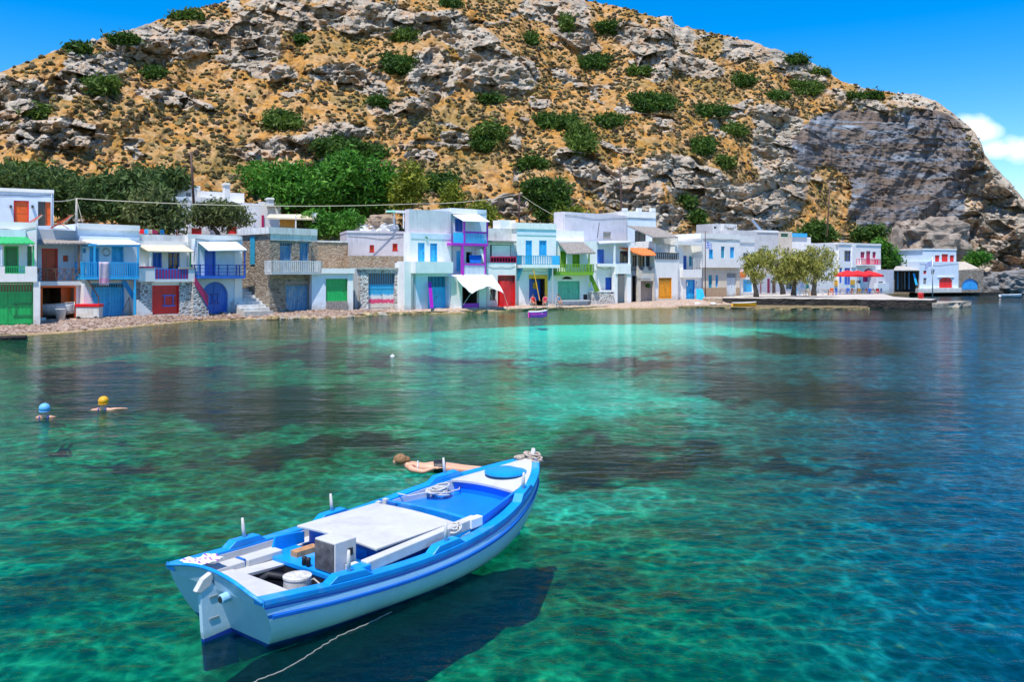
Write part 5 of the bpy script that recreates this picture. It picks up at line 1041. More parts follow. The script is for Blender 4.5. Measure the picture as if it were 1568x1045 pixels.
TK=[(0,-.36),(1,-.36),(3,-.34),(4.3,-.30),(4.8,-.20),(5.05,-.06),(5.2,.18),(5.32,.5),(5.42,.93)]
Bf=lambda s:cr(s,TB); Gf=lambda s:cr(s,TG)
ST=[0,.15,.35,.6,.9,1.2,1.5,1.8,2.1,2.4,2.7,3.0,3.3,3.6,3.85,4.1,4.3,4.5,4.7,4.85,5.0,5.1,5.18,5.25,5.32,5.38,5.42]
def sect(s):
    B_,G_,W_,K_=Bf(s),Gf(s),cr(s,TW),cr(s,TK); 
    tt0=min(.97,max(.03,G_/(G_-K_))) if K_<0 else .97; r_=min(.97,max(.02,W_/B_)); p=math.log(1-r_)/math.log(tt0) if K_<0 else 1.35; p=min(4,max(1.05,p))
    f_=min(1,(G_-K_)/.8); zs=[G_-d*f_ for d in (0,.055,.075,.135,.175)]; lo=zs[-1]; wlz=max(.05,K_+.02)
    zs+=[lerp(lo,wlz,q) for q in (.2,.4,.6,.8)] + [wlz]+[lerp(wlz,K_,q) for q in (.3,.6,.85,1)]
    P=[]
    for z in zs:
        tt=min(1,max(0,(G_-z)/max(.01,(G_-K_)))); b=max(.012,B_*(1-tt**p)*(1+.04*math.sin(min(1,tt*1.6)*math.pi)));
        ss=s+(.22*(G_-z)/G_ if True else 0)*max(0,1-s/.7)
        P.append((ss,b,z))
    return P
sec=[sect(s) for s in ST]; nr=len(sec[0]); m=MB(); vs=[]
for P in sec:
    for (s,b,z) in P: vs.append((s,-b,z))
    for (s,b,z) in P: vs.append((s,b,z))
fs=[];ms=[]
cm=[0,1,2,1,3,3,3,3,3,4,4,4,4]; cm=[2,1,2,1,1][:0]+[1,1,2,1][:0]+cm
rowm=[0,2,1,2,3,3,3,3,3,4,4,4,4]
for i in range(len(ST)-1):
    for j in range(nr-1):
        a=i*2*nr+j; b=(i+1)*2*nr+j; fs.append((a,a+1,b+1,b)); ms.append(rowm[j]); a+=nr;b+=nr; fs.append((b,b+1,a+1,a)); ms.append(rowm[j])
    a=i*2*nr+nr-1;b=(i+1)*2*nr+nr-1; fs.append((a,a+nr,b+nr,b)); ms.append(4)
m.v=vs;m.f=fs;m.m=ms
hullo=m.build('hull',[bb,hull2,bn,hullp,boot],boat,True)
# transom with its arched top
P=sec[0]; tp=[(s-.0,-b,z) for s,b,z in P]; tq=[(s,b,z) for s,b,z in P][::-1]
arch=[(-.02,lerp(P[0][1],-P[0][1],k/12),P[0][2]+.13*math.sin(math.pi*k/12)) for k in range(1,12)]
wi=9
m=MB(); low=[(s,-b,z) for s,b,z in P[wi:]]+[(s,b,z) for s,b,z in P[wi:]][::-1]; up=[(s,-b,z) for s,b,z in P[:wi+1]]+[(s,b,z) for s,b,z in P[:wi+1]][::-1]+arch
m.prism(up,(.05,0,0),0); m.prism(low,(.05,0,0),1); m.build('transom',[paint('boat_transom_grey_blue',(.42,.60,.74),.4,.06,2,.06),boot],boat)
m=MB(); m.tube([(-.0,P[0][1]+.02,P[0][2]+.0)]+[(x-.0,y,z+.012) for x,y,z in arch]+[(-.0,-P[0][1]-.02,P[0][2])],.020,8); m.build('transom_cap',bb,boat,True)
def ringstrip(name,mat,s0,s1,fi,fo,zt,zb,n=34,sides=(-1,1),bevel=0):
    """a slab following the hull: inner/outer half breadth fi,fo, top zt, bottom zb (functions of s)"""
    for sd in sides:
        m=MB(); vs=[]
        for i in range(n+1):
            s=lerp(s0,s1,i/n); a,b=fi(s),fo(s); vs+=[(s,sd*a,zt(s)),(s,sd*b,zt(s)),(s,sd*b,zb(s)),(s,sd*a,zb(s))]
        fs=[(i*4+j,i*4+(j+1)%4,(i+1)*4+(j+1)%4,(i+1)*4+j) for i in range(n) for j in range(4)]+[(0,1,2,3),(n*4+3,n*4+2,n*4+1,n*4)]
        if sd<0: fs=[f[::-1] for f in fs]
        m.add(vs,[f[::-1] for f in fs]); m.build(name,mat,boat,False,bevel)
ringstrip('gunwale',bb,0.0,5.40,lambda s:max(.004,Bf(s)-.115),lambda s:Bf(s)+.028,lambda s:Gf(s)+.03,lambda s:Gf(s)-.03,60,bevel=.008)
ringstrip('rubbing_strake',bn,0.10,5.36,lambda s:sect(s)[4][1]-.005 if False else Bf(s)*.97-.02,lambda s:max(.02,(sect(s)[3][1]+sect(s)[4][1])/2)+.022,lambda s:sect(s)[3][2]-.003,lambda s:sect(s)[4][2]+.003,50,bevel=.006)
m=MB() 
ringstrip('side_deck',deckw,1.05,3.2,lambda s:Bf(s)-.32,lambda s:Bf(s)-.112,lambda s:Gf(s)-.085,lambda s:Gf(s)-.11)
ringstrip('coaming',intb,1.05,3.2,lambda s:Bf(s)-.315,lambda s:Bf(s)-.29,lambda s:Gf(s)-.112,lambda s:.1)
def deckpoly(name,mat,s0,s1,t0,t1,zf,th=.03,n=14,k=8,camber=0.,bevel=0):
    """deck between half-breadth functions t0(s)..t1(s), with camber"""
    m=MB(); vs=[]
    for i in range(n+1):
        s=lerp(s0,s1,i/n)
        for j in range(k+1):
            t=lerp(t0(s),t1(s),j/k); z=zf(s)+camber*(1-(t/max(.05,Bf(s)))**2); vs.append((s,t,z))
    N_=len(vs); vs+=[(a,b,c-th) for a,b,c in vs]; w_=k+1
    fs=[(i*w_+j,(i+1)*w_+j,(i+1)*w_+j+1,i*w_+j+1) for i in range(n) for j in range(k)]; fs+=[tuple(x+N_ for x in f[::-1]) for f in fs]
    ring=[j for j in range(k+1)]+[i*w_+k for i in range(1,n+1)]+[n*w_+j for j in range(k-1,-1,-1)]+[i*w_ for i in range(n-1,0,-1)]
    fs+=[(ring[i],ring[(i+1)%len(ring)],ring[(i+1)%len(ring)]+N_,ring[i]+N_) for i in range(len(ring))]
    m.add(vs,fs); return m.build(name,mat,boat,False,bevel)
inn=lambda s:Bf(s)-.112
zd=lambda s:Gf(s)-.085
ringstrip('bulwark_lining',deckw,.26,4.40,lambda s:Bf(s)-.125,lambda s:Bf(s)-.108,lambda s:Gf(s)-.0,lambda s:Gf(s)-.2)
deckpoly('aft_deck',deckw,.13,.54,lambda s:-inn(s),inn,zd,.03,6,10,.02); deckpoly('aft_deck',deckw,.54,1.06,lambda s:.25,inn,zd,.03); deckpoly('aft_deck',deckw,.54,1.06,lambda s:-inn(s),lambda s:-inn(s)+.20,zd,.03)
deckpoly('floor',intb,1.0,4.4,lambda s:-inn(s)+.05,lambda s:inn(s)-.05,lambda s:.14,.03)
m=MB(); a=(.55,-.62,1.05,.24); x0,y0,x1,y1=a; zt,zb=.40,-.05
for q in (((x0,y0),(x1,y0)),((x1,y0),(x1,y1)),((x1,y1),(x0,y1)),((x0,y1),(x0,y0))): m.quad((*q[0],zt),(*q[1],zt),(*q[1],zb),(*q[0],zb))
m.quad((x0,y0,zb),(x1,y0,zb),(x1,y1,zb),(x0,y1,zb)); m.build('engine_well',dkin,boat)
m=MB(); m.lathe([(.148,.12),(.152,.14),(.142,.48),(.150,.49),(.150,.51),(.138,.512),(.0,.505)],(.76,-.38,.0),28); o=m.build('drum',paint('worn_white_drum',(.66,.64,.60),.6,.1,9,.2,(.25,.23,.2),.5),boat,True); 
md=o.modifiers.new('edge','EDGE_SPLIT'); md.split_angle=.6
m=MB(); m.tube([(.55,.05,.18),(.6,.1,.36),(.72,.08,.42),(.86,-.02,.38),(.95,-.16,.25),(.95,-.3,.1)],.045,10); m.build('hose',black,boat,True)
m=MB(); m.tube([(.98,-.2,.3),(1.0,-.35,.4),(.99,-.5,.36),(.95,-.6,.2)],.01,6); m.build('cable',paint('pale_rubber',(.5,.48,.45),.6),boat,True)
for s0,s1 in ((.22,.70),(.735,1.2)):
    m=MB(); m.box(s0,.46,.42,s1,.66,.50); m.build('locker_lid',deckw,boat,bevel=.01)
m=MB(); m.box(.70,.50,.425,.735,.65,.505); m.build('locker_hinge',intb,boat)
m=MB(); m.box(1.06,-.74,.40,1.50,.68,.455); m.build('thwart',bb,boat,bevel=.008)
m=MB(); m.prism([(1.15,.60,.45),(1.62,.60,.45),(1.62,.60,.58),(1.5,.60,.60),(1.2,.60,.62)],(0,.03,0)); m.build('bracket_board',bb,boat,bevel=.006)
m=MB(); m.box(1.20,.2,.44,1.52,.32,.52); m.build('tool_crate',paint('rusty_orange_box',(.55,.28,.12),.7,.3,8,.2),boat,bevel=.005)
# instrument box
m=MB(); m.box(1.10,-.58,.458,1.40,-.24,.80); o=m.build('instrument_box',deckw,boat,bevel=.012)
m=MB(); m.box(1.088,-.565,.475,1.102,-.255,.78); m.build('dark_panel',paint('smoked_panel',(.10,.10,.11),.18,.3,12,.05),o)
m=MB(); m.box(1.28,-.592,.62,1.34,-.578,.70); m.build('switch',black,o)
m=MB(); m.box(1.22,-.70,.458,1.36,-.60,.55); m.build('junction_box',deckw,boat,bevel=.008); 
for dx in (0,.07): m=MB(); m.lathe([(.02,0),(.03,.02),(.025,.06),(.03,.09),(.01,.1)],(1.10+dx*.0,-.06-dx,.457),10); m.build('lever',black,boat,True)
# engine house
m=MB(); m.box(1.68,-.60,.14,2.76,.60,.62); o=m.build('engine_house',intb,boat,bevel=.012)
m=MB(); m.box(1.667,-.45,.22,1.682,.1,.55); m.build('hatch_panel',bb,o,bevel=.004)
deckpoly('engine_house_top',deckw,1.58,2.86,lambda s:-.70,lambda s:.70,lambda s:.622,.035,10,12,.05,.01).parent=boat
m=MB(); m.tube([(2.84,-.1,.5),(2.9,-.1,.56),(2.86,-.1,.60)],.012,6); m.build('latch',metal,boat,True)
# forward well
def beam(name,mat,s0,s1,z0,zf,camber,w_): return deckpoly(name,mat,s0,s1,lambda s:-w_(s),w_,lambda s:zf,zf-z0,1,14,camber)
beam('cross_beam',bb,3.16,3.24,.30,.565,.05,lambda s:Bf(s)-.13)
deckpoly('forward_platform',bt,3.24,4.32,lambda s:-Bf(s)+.30,lambda s:Bf(s)-.115,lambda s:.47+.03*(s-3.24),.03,10,10,.045)
m=MB(); m.box(3.12,.60,.30,3.15,.92,.60) ; m.build('bulkhead',intb,boat)
for s_,t_ in ((2.98,.77),(3.13,.80)): m=MB(); m.box(s_-.03,t_-.035,.44,s_+.03,t_+.035,.63); m.build('samson_post',deckw,boat,bevel=.006)
beam('fore_bulkhead',bt,4.30,4.34,.3,.655,.06,lambda s:Bf(s)-.115)
deckpoly('foredeck',deckw,4.26,5.36,lambda s:-max(.01,inn(s)),lambda s:max(.01,inn(s)),lambda s:Gf(s)-.005,.03,16,12,.05)
m=MB(); m.lathe([(.262,0),(.272,.012),(.268,.032),(.23,.045),(.12,.05),(0,.052)],(4.74,0,.80),36,sx=1.15,sy=1.12); o=m.build('round_hatch',bb,boat,True); md=o.modifiers.new('edge','EDGE_SPLIT'); md.split_angle=.5
m=MB(); m.prism([(5.36,-.035,.83),(5.46,-.03,.85),(5.46,-.03,.94),(5.43,-.02,1.05),(5.36,-.035,.93)],(0,.07,0)); m.build('stem_head',deckw,boat,bevel=.008)
m=MB(); m.prism([(5.40,-.03,.90),(5.45,-.03,.91),(5.36,-.03,.45),(5.22,-.03,.1),(5.1,-.03,-.1),(5.04,-.03,-.1),(5.2,-.03,.2),(5.32,-.03,.55)],(0,.06,0)); m.build('stem_post',bb,boat,bevel=.006)
def coil(name,c,R,n,r,mat,seed,flat=.3,parent=boat,arc=1.):
    rr=random.Random(seed); m=MB()
    for k in range(n):
        a0=rr.uniform(0,6.28); R_=R*rr.uniform(.55,1.1); tx=rr.uniform(-.5,.5); ty=rr.uniform(-.5,.5); ox=rr.uniform(-.25,.25)*R; oy=rr.uniform(-.25,.25)*R
        m.tube([(c[0]+ox+R_*math.cos(a0+i*.42),c[1]+oy+R_*math.sin(a0+i*.42)*arc,c[2]+flat*R_*(tx*math.cos(a0+i*.42)+ty*math.sin(i*.42))+k*r*.7) for i in range(15)],r,6)
    return m.build(name,mat,parent,True)
rope=paint('white_rope',(.74,.72,.68),.85,.12,40,.8); rope2=paint('tan_rope',(.66,.52,.42),.85,.2,40,.8)
coil('rope_coil',(3.92,.55,.58),.15,9,.013,rope,3,.5); m=MB(); m.tube([(3.92,.55,.6),(3.7,.62,.62),(3.5,.72,.60),(3.42,.86,.63)],.010,6); m.tube([(4.0,.5,.58),(4.2,.42,.60),(4.3,.5,.6)],.010,6); m.build('rope_end',rope,boat,True)
coil('bow_rope',(5.36,0,.90),.10,7,.016,rope2,5,.6); coil('bow_rope',(5.28,.14,.89),.08,4,.016,rope2,9,.5); coil('bow_rope',(5.32,-.13,.88),.08,4,.016,rope2,11,.6)
# thole pins on their blocks
for s_ in (1.0,2.38,4.22):
    for sd in (-1,1):
        a=Bf(s_+.28)-Bf(s_-.28); an=math.atan2(a,.56)*sd; z=Gf(s_)+.03; cx,cy=s_,sd*(Bf(s_)-.045); c_,n_=math.cos(an),math.sin(an); w_=.065
        R_=lambda x,y,zz:(cx+x*c_-y*n_,cy+x*n_+y*c_,z+zz+(Gf(s_+x)-Gf(s_)))
        m=MB(); pr_=[(-.28,0),(.28,0),(.17,.075),(-.17,.075)]; A_=[R_(x,-w_,zz) for x,zz in pr_];B_=[R_(x,w_,zz) for x,zz in pr_]; m.add(A_+B_,[(0,1,2,3),(7,6,5,4),(0,4,5,1),(1,5,6,2),(2,6,7,3),(3,7,4,0)]); o=m.build('rowlock_block',bb,boat,bevel=.008)
        m=MB(); m.tube([R_(0,0,.05),R_(-.01,sd*.01,.18),R_(-.015,sd*.02,.30)],[.022,.022,.014],10); m.build('thole_pin',deckw,o,True)
# long white spar and blue board along the starboard side
m=MB(); m.prism([(1.28,-.90,.50),(1.28,-.78,.50),(1.28,-.78,.62),(1.28,-.90,.62)],(1.86,.05,.06)); m.build('long_spar',deckw,boat,bevel=.012)
m=MB(); m.box(2.98,-.875,.555,3.2,-.775,.68); m.build('spar_sleeve',whitep,boat,bevel=.012)
coil('spar_lashing',(2.72,-.84,.62),.09,5,.010,rope,21,1.2)
m=MB(); m.box(1.14,-.93,.50,1.30,-.78,.60); m.build('spar_chock',bb,boat,bevel=.008)
m=MB(); m.prism([(3.2,-.86,.50),(3.2,-.82,.50),(3.2,-.82,.66),(3.2,-.86,.66)],(1.22,.26,.12)); m.build('side_board',bt,boat,bevel=.006)
# rudder
m=MB(); pr_=[(-.02,.60),(-.13,.58),(-.14,.42),(-.12,.10),(-.11,.03),(.24,.05),(.14,.30)]; m.prism([(x,-.025,z) for x,z in pr_],(0,.05,0),0)
pr_=[(-.11,.03),(-.08,-.30),(.3,-.34),(.24,.05)]; m.prism([(x,-.026,z) for x,z in pr_],(0,.052,0),1); m.build('rudder',[hullp,boot],boat,bevel=.006)
m=MB(); m.prism([(.02,-.035,.70),(-.12,-.035,.64),(-.20,-.035,.53),(-.15,-.035,.50),(-.03,-.035,.55)],(0,.07,0)); m.build('rudder_head',deckw,boat,bevel=.01)
for z in (.42,.20): m=MB(); m.box(-.05,-.035,z,.06,.035,z+.025); m.build('gudgeon',metal,boat,bevel=.004)
m=MB(); m.tube([(.06,-.22,.47),(-.05,-.22,.46)],.05,14); m.build('exhaust_pipe',hull2,boat,False,.01)
m=MB(); m.tube([(-.05,-.22,.46),(-.054,-.22,.46)],.034,14); m.build('exhaust_mouth',black,boat)
# crumpled cloth on the far stern corner: lies on the boat
o=thing('folded_cloth','crumpled white and purple cloth on the far stern corner of the fishing boat','cloth',BO+Matrix.Rotation(BA,3,'Z')@Vector((.26,.60,.545)),BA)
m=MB(); g0=[]; 
for i in range(15):
    for j in range(11):
        x=(i/14-.5)*.36;y=(j/10-.5)*.30; g0.append((x,y,.02+.05*float(vnoise(x*14+3,y*14+1,None,4))+.03*float(vnoise(x*30,y*30,None,8))))
m.add(g0,[(i*11+j,(i+1)*11+j,(i+1)*11+j+1,i*11+j+1) for i in range(14) for j in range(10)]); m.m=[1 if (i+j//2)%5==0 else 0 for i in range(14) for j in range(10)]
x=m.build('cloth',[canvas,paint('purple_print',(.35,.12,.5),.8)],o,True); sd=x.modifiers.new('thick','SOLIDIFY'); sd.thickness=.01
# mooring line lying in the water
m=MB(); pts=[W(x,y,(HC-.0)*F/(y-HY)) for x,y in ((600,938),(560,958),(520,975),(492,992),(462,1012),(430,1030),(395,1043),(360,1062),(300,1100))]
m.tube([Vector((p.x+.01*math.sin(i*3),p.y,.004)) for i,p in enumerate([pts[int(k)].lerp(pts[min(len(pts)-1,int(k)+1)],k-int(k)) for k in np.linspace(0,len(pts)-1.001,40)])],.0065,6); o=m.build('mooring_rope',paint('wet_rope',(.30,.31,.28),.8,.2,30,.6),None,True); tag(o,'pale mooring rope trailing in the water under the fishing boat stern','rope')
# ------------------------------------------------------------------ people
def body(name,J,E_,mat,parent,sub=2,scale=1.):
    """J: joints {key:(x,y,z,r)} E_: bones; one continuous skin"""
    me=bpy.data.meshes.new(name); ks=list(J); me.from_pydata([J[k][:3] for k in ks],[(ks.index(a),ks.index(b)) for a,b in E_],[]); me.update()
    o=bpy.data.objects.new(name,me); COL.objects.link(o); o.parent=parent; me.materials.append(mat)
    sk=o.modifiers.new('skin','SKIN'); sk.use_smooth_shade=True
    lay=me.skin_vertices[0].data if me.skin_vertices else None
    if lay is None: return o
    for i,k in enumerate(ks):
        r=J[k][3]; lay[i].radius=(r,r) if not isinstance(r,tuple) else r; lay[i].use_root=(i==0)
    sb=o.modifiers.new('sub','SUBSURF'); sb.levels=sub; sb.render_levels=sub; return o
def mkskin(o_): pass
def addskin(me):
    bpy.context.view_layer.update()
def person(label,loc,rz,J,E_,group=None):
    o=thing('person',label,'person',loc,rz,group); return o
def build_body(J,E_,mat,root,head=None,sub=2):
    """bones grown to one surface by metaball-like skinning with the Skin modifier"""
    me=bpy.data.meshes.new('body'); ks=list(J); me.from_pydata([J[k][:3] for k in ks],[(ks.index(a),ks.index(b)) for a,b in E_],[]); me.update(); me.materials.append(mat)
    o=bpy.data.objects.new('body',me); COL.objects.link(o); o.parent=root
    bpy.context.view_layer.objects.active=o; o.modifiers.new('skin','SKIN')
    if not me.skin_vertices:
        with bpy.context.temp_override(object=o,active_object=o): bpy.ops.mesh.customdata_skin_add()
    lay=me.skin_vertices[0].data
    for i,k in enumerate(ks): r=J[k][3]; lay[i].radius=(r,r) if not isinstance(r,tuple) else r; lay[i].use_root=(k=='pelvis')
    o.modifiers['skin'].use_smooth_shade=True; sb=o.modifiers.new('sub','SUBSURF'); sb.levels=sub; sb.render_levels=sub
    return o
def hand(J,E_,w_,base,dirv,side,r=.0085):
    """palm and five bent fingers rooted at joint w_"""
    d=Vector(dirv).normalized(); up=Vector((0,0,1)); sd_=d.cross(up).normalized()*side; p=Vector(base)
    J[w_+'palm']=(*(p+d*.05),.026); E_.append((w_,w_+'palm'))
    for k,(of,ln) in enumerate(((-.028,.075),(-.010,.088),(.010,.082),(.028,.062))):
        a=p+d*.09+sd_*of; b=a+d*ln*.5; c=b+(d*.8-up*.45).normalized()*ln*.5
        J[w_+'f%da'%k]=(*a,.010);J[w_+'f%db'%k]=(*b,.0088);J[w_+'f%dc'%k]=(*c,.0075); E_+=[(w_+'palm',w_+'f%da'%k),(w_+'f%da'%k,w_+'f%db'%k),(w_+'f%db'%k,w_+'f%dc'%k)]
    a=p+d*.04-sd_*.035; b=a+(d*.6-sd_*.8).normalized()*.035; J[w_+'ta']=(*a,.011);J[w_+'tb']=(*b,.0095); E_+=[(w_+'palm',w_+'ta'),(w_+'ta',w_+'tb')]
# swimmer lying on the water behind the boat; local x runs from head to feet
o=thing('person','swimmer with a blond bun lying face down in a black swimsuit behind the boat','person',(-2.13,15.75,.02),math.radians(6)); o.scale=(1.12,1.12,1.12)
J={'pelvis':(.66,0,.055,(.135,.10)),'waist':(.50,0,.035,(.105,.085)),'chest':(.33,0,.045,(.15,.10)),'neckb':(.20,0,.07,.065),'neck':(.13,0,.10,.052),'skull':(.045,0,.155,.082),'brow':(-.02,0,.17,.078),'chin':(-.05,0,.10,.045)}
E_=[('pelvis','waist'),('waist','chest'),('chest','neckb'),('neckb','neck'),('neck','skull'),('skull','brow'),('brow','chin')]
for sd,S in ((-1,'R'),(1,'L')):
    J.update({S+'sh':(.24,sd*.16,.055,.052),S+'el':(.43,sd*.25,.03,.040),S+'wr':(.60,sd*.19,.075,.028),S+'hip':(.78,sd*.085,.04,.080),S+'kn':(1.14,sd*.09,.0,.055),S+'an':(1.50,sd*.08,-.02,.035),S+'to':(1.66,sd*.08,-.05,.022)})
    E_+=[('neckb',S+'sh'),(S+'sh',S+'el'),(S+'el',S+'wr'),('pelvis',S+'hip'),(S+'hip',S+'kn'),(S+'kn',S+'an'),(S+'an',S+'to')]
    hand(J,E_,S+'wr',J[S+'wr'][:3],(1,-sd*.3,0),sd)
build_body(J,E_,skin,o)
m=MB(); m.blob((.05,0,.19),(.112,.098,.095),3,.16,3.5,3); m.blob((.165,0,.185),(.055,.05,.05),2,.3,3,5); m.blob((.12,0,.14),(.05,.06,.05),2,.3,3,6); m.build('hair',hairm,o,True)
m=MB()
for k in range(7): x=.60+k*.032; w_=.135+.02*math.sin(k/6*3.1); m.lathe([(1,0)],(0,0,0),3) if False else None
rings=[]
for k in range(8):
    x=.60+k*.028; ry=lerp(.142,.168,math.sin(k/7*2.4)); rz=lerp(.098,.108,math.sin(k/7*2.4)); rings.append([(x,ry*math.cos(a),.055+rz*math.sin(a)) for a in np.arange(20)*2*math.pi/20])
m.add([p for r_ in rings for p in r_],[(i*20+j,i*20+(j+1)%20,(i+1)*20+(j+1)%20,(i+1)*20+j) for i in range(7) for j in range(20)]); m.build('swimsuit',black,o,True)
m=MB(); m.tube([(.34,ry_,.045+.112*math.cos(ry_/.165*1.45)) for ry_ in np.linspace(-.16,.16,9)],.010,6); m.build('swimsuit_strap',paint('pale_bikini',(.5,.65,.7),.7),o,True)
def swimmer(label,px,py,capm,arms,rz,sc=1.0):
    D=HC*F/(py-HY); p=W(px,py,D); o=thing('person',label,'person',(p.x,p.y,0),rz)
    J={'pelvis':(0,.48,-.26,(.13,.10)),'waist':(0,.30,-.20,(.115,.09)),'chest':(0,.10,-.10,(.16,.10)),'neckb':(0,0,.035,.07),'neck':(0,0,.10,.052),'skull':(0,.0,.205,.085),'brow':(0,.035,.235,.080),'chin':(0,.085,.15,.045),'nose':(0,.115,.19,.014)}
    E_=[('pelvis','waist'),('waist','chest'),('chest','neckb'),('neckb','neck'),('neck','skull'),('skull','brow'),('brow','chin'),('brow','nose')]
    for sd,S in ((-1,'R'),(1,'L')):
        e,w_=arms[0 if sd<0 else 1]
        J.update({S+'sh':(sd*.17,0,-.01,.056),S+'el':(*e,.042),S+'wr':(*w_,.030),S+'hip':(sd*.09,.62,-.30,.085),S+'kn':(sd*.12,1.0,-.38,.055),S+'an':(sd*.1,1.36,-.48,.038)})
        E_+=[('neckb',S+'sh'),(S+'sh',S+'el'),(S+'el',S+'wr'),('pelvis',S+'hip'),(S+'hip',S+'kn'),(S+'kn',S+'an')]
        hand(J,E_,S+'wr',w_,Vector(w_)-Vector(e),sd)
    build_body(J,E_,skin,o)
    m=MB(); m.blob((0,.01,.245),(.132,.135,.125),3,.06,2.2,int(px)); m.tube([(.118*math.cos(a),.01+.122*math.sin(a),.175+.02*math.sin(a)) for a in np.arange(25)*math.pi/12],.012,6); m.build('swim_cap',capm,o,True)
    for sd in (-1,1): m=MB(); m.tube([(sd*.10,.095,-.06),(sd*.10,.04,.058),(sd*.11,-.06,.04),(sd*.06,-.115,-.10)],.014,6); m.build('swimsuit_strap',navy,o,True)
    return o
swimmer('swimmer in a pale blue ruffled bathing cap, nearest the left edge',68,640,paint('blue_swim_cap',(.16,.50,.86),.45,.15,9,.5),[((-.24,.22,-.10),(-.16,.42,-.14)),((.25,.20,-.06),(.18,.42,-.10))],.2)
swimmer('swimmer in a bright yellow bathing cap with both arms spread',158,628,paint('yellow_swim_cap',(.88,.42,.005),.45,.12,9,.5),[((-.30,-.02,-.02),(-.42,.10,-.05)),((.31,.03,.02),(.43,.12,.02))],-.1)
# seated people on the ledge
chairw=paint('white_plastic',(.75,.74,.72),.4)
def chair(loc,rz,mat,label,group=None,s=1.):
    o=thing('chair',label,'chair',loc,rz,group); m=MB(); m.box(-.22,-.22,.42,.22,.22,.46); m.build('seat',mat,o,bevel=.01)
    m=MB(); m.box(-.22,.19,.55,.22,.22,.90); m.build('backrest',mat,o,bevel=.01)
    for x in(-.2,.2):
        for y in (-.2,.2): m=MB(); m.box(x-.02,y-.02,0,x+.02,y+.02,.42 if y<0 else .9); m.build('leg',mat,o)
    return o
def copytree(o,loc,rz,label,mats=None,group=None):
    c=o.copy(); COL.objects.link(c); c.location=loc; c.rotation_euler=(0,0,rz); c['label']=label
    if group: c['group']=group
    for ch in o.children:
        d=ch.copy(); COL.objects.link(d); d.parent=c
        if mats: d.data=d.data.copy(); d.data.materials[0]=mats
    return c
def sitter(label,px,D,z,rz,shirt,skinm=skin,hairc=darkwood):
    p=W(px,418,D); o=thing('person',label,'person',(p.x,p.y,z),rz)
    J={'pelvis':(0,0,.52,(.15,.11)),'waist':(0,.03,.70,(.12,.09)),'chest':(0,.02,.92,(.16,.105)),'neckb':(0,0,1.05,.06),'neck':(0,-.01,1.12,.048),'skull':(0,-.01,1.22,.085),'brow':(0,-.05,1.25,.078),'chin':(0,-.08,1.17,.045)}
    E_=[('pelvis','waist'),('waist','chest'),('chest','neckb'),('neckb','neck'),('neck','skull'),('skull','brow'),('brow','chin')]
    for sd,S in ((-1,'R'),(1,'L')):
        J.update({S+'sh':(sd*.18,0,1.02,.052),S+'el':(sd*.24,-.08,.78,.040),S+'wr':(sd*.15,-.30,.66,.028),S+'hip':(sd*.1,-.08,.50,.085),S+'kn':(sd*.12,-.45,.50,.060),S+'an':(sd*.12,-.48,.09,.038),S+'to':(sd*.12,-.62,.04,.030)})
        E_+=[('neckb',S+'sh'),(S+'sh',S+'el'),(S+'el',S+'wr'),('pelvis',S+'hip'),(S+'hip',S+'kn'),(S+'kn',S+'an'),(S+'an',S+'to')]
        hand(J,E_,S+'wr',J[S+'wr'][:3],(0,-1,-.2),sd)
    build_body(J,E_,skinm,o)
    m=MB(); m.blob((0,.0,1.265),(.10,.105,.095),2,.1,2,int(px)); m.build('hair',hairc,o,True)
    m=MB(); rings=[]
    for k,(z_,a_,b_) in enumerate(((.50,.175,.14),(.60,.165,.135),(.72,.145,.12),(.86,.17,.13),(.97,.19,.13),(1.05,.13,.09))): rings+= [(a_*math.cos(t),.015+b_*math.sin(t),z_) for t in np.arange(16)*math.pi/8]
    m.add(rings,[(i*16+j,i*16+(j+1)%16,(i+1)*16+(j+1)%16,(i+1)*16+j) for i in range(5) for j in range(16)]); m.build('top',shirt,o,True); return o
tan=paint('sunburnt_skin',(.55,.22,.14),.5,.08,6,.05)
for i,(px,D,c_,sh_,lb) in enumerate(((816,83.6,'leftmost','red','person in a dark red top seated left of the yellow pole'),(835,84.0,'','','person in a pink top seated right of the yellow pole'),(855,84.9,'','','person in a faded blue top seated in front of the green garage'))):
    z=.25; cm=[red,pink,oldblue][i]; p=W(px,418,D); sitter(lb,px,D,z,[.4,-.3,.5][i],cm,tan)
    chair((p.x,p.y,z),[.4,-.3,.5][i],chairw,['white plastic chair under the person in dark red','white plastic chair under the person in pink','white plastic chair under the person in faded blue'][i],'chairs of the three sitters')
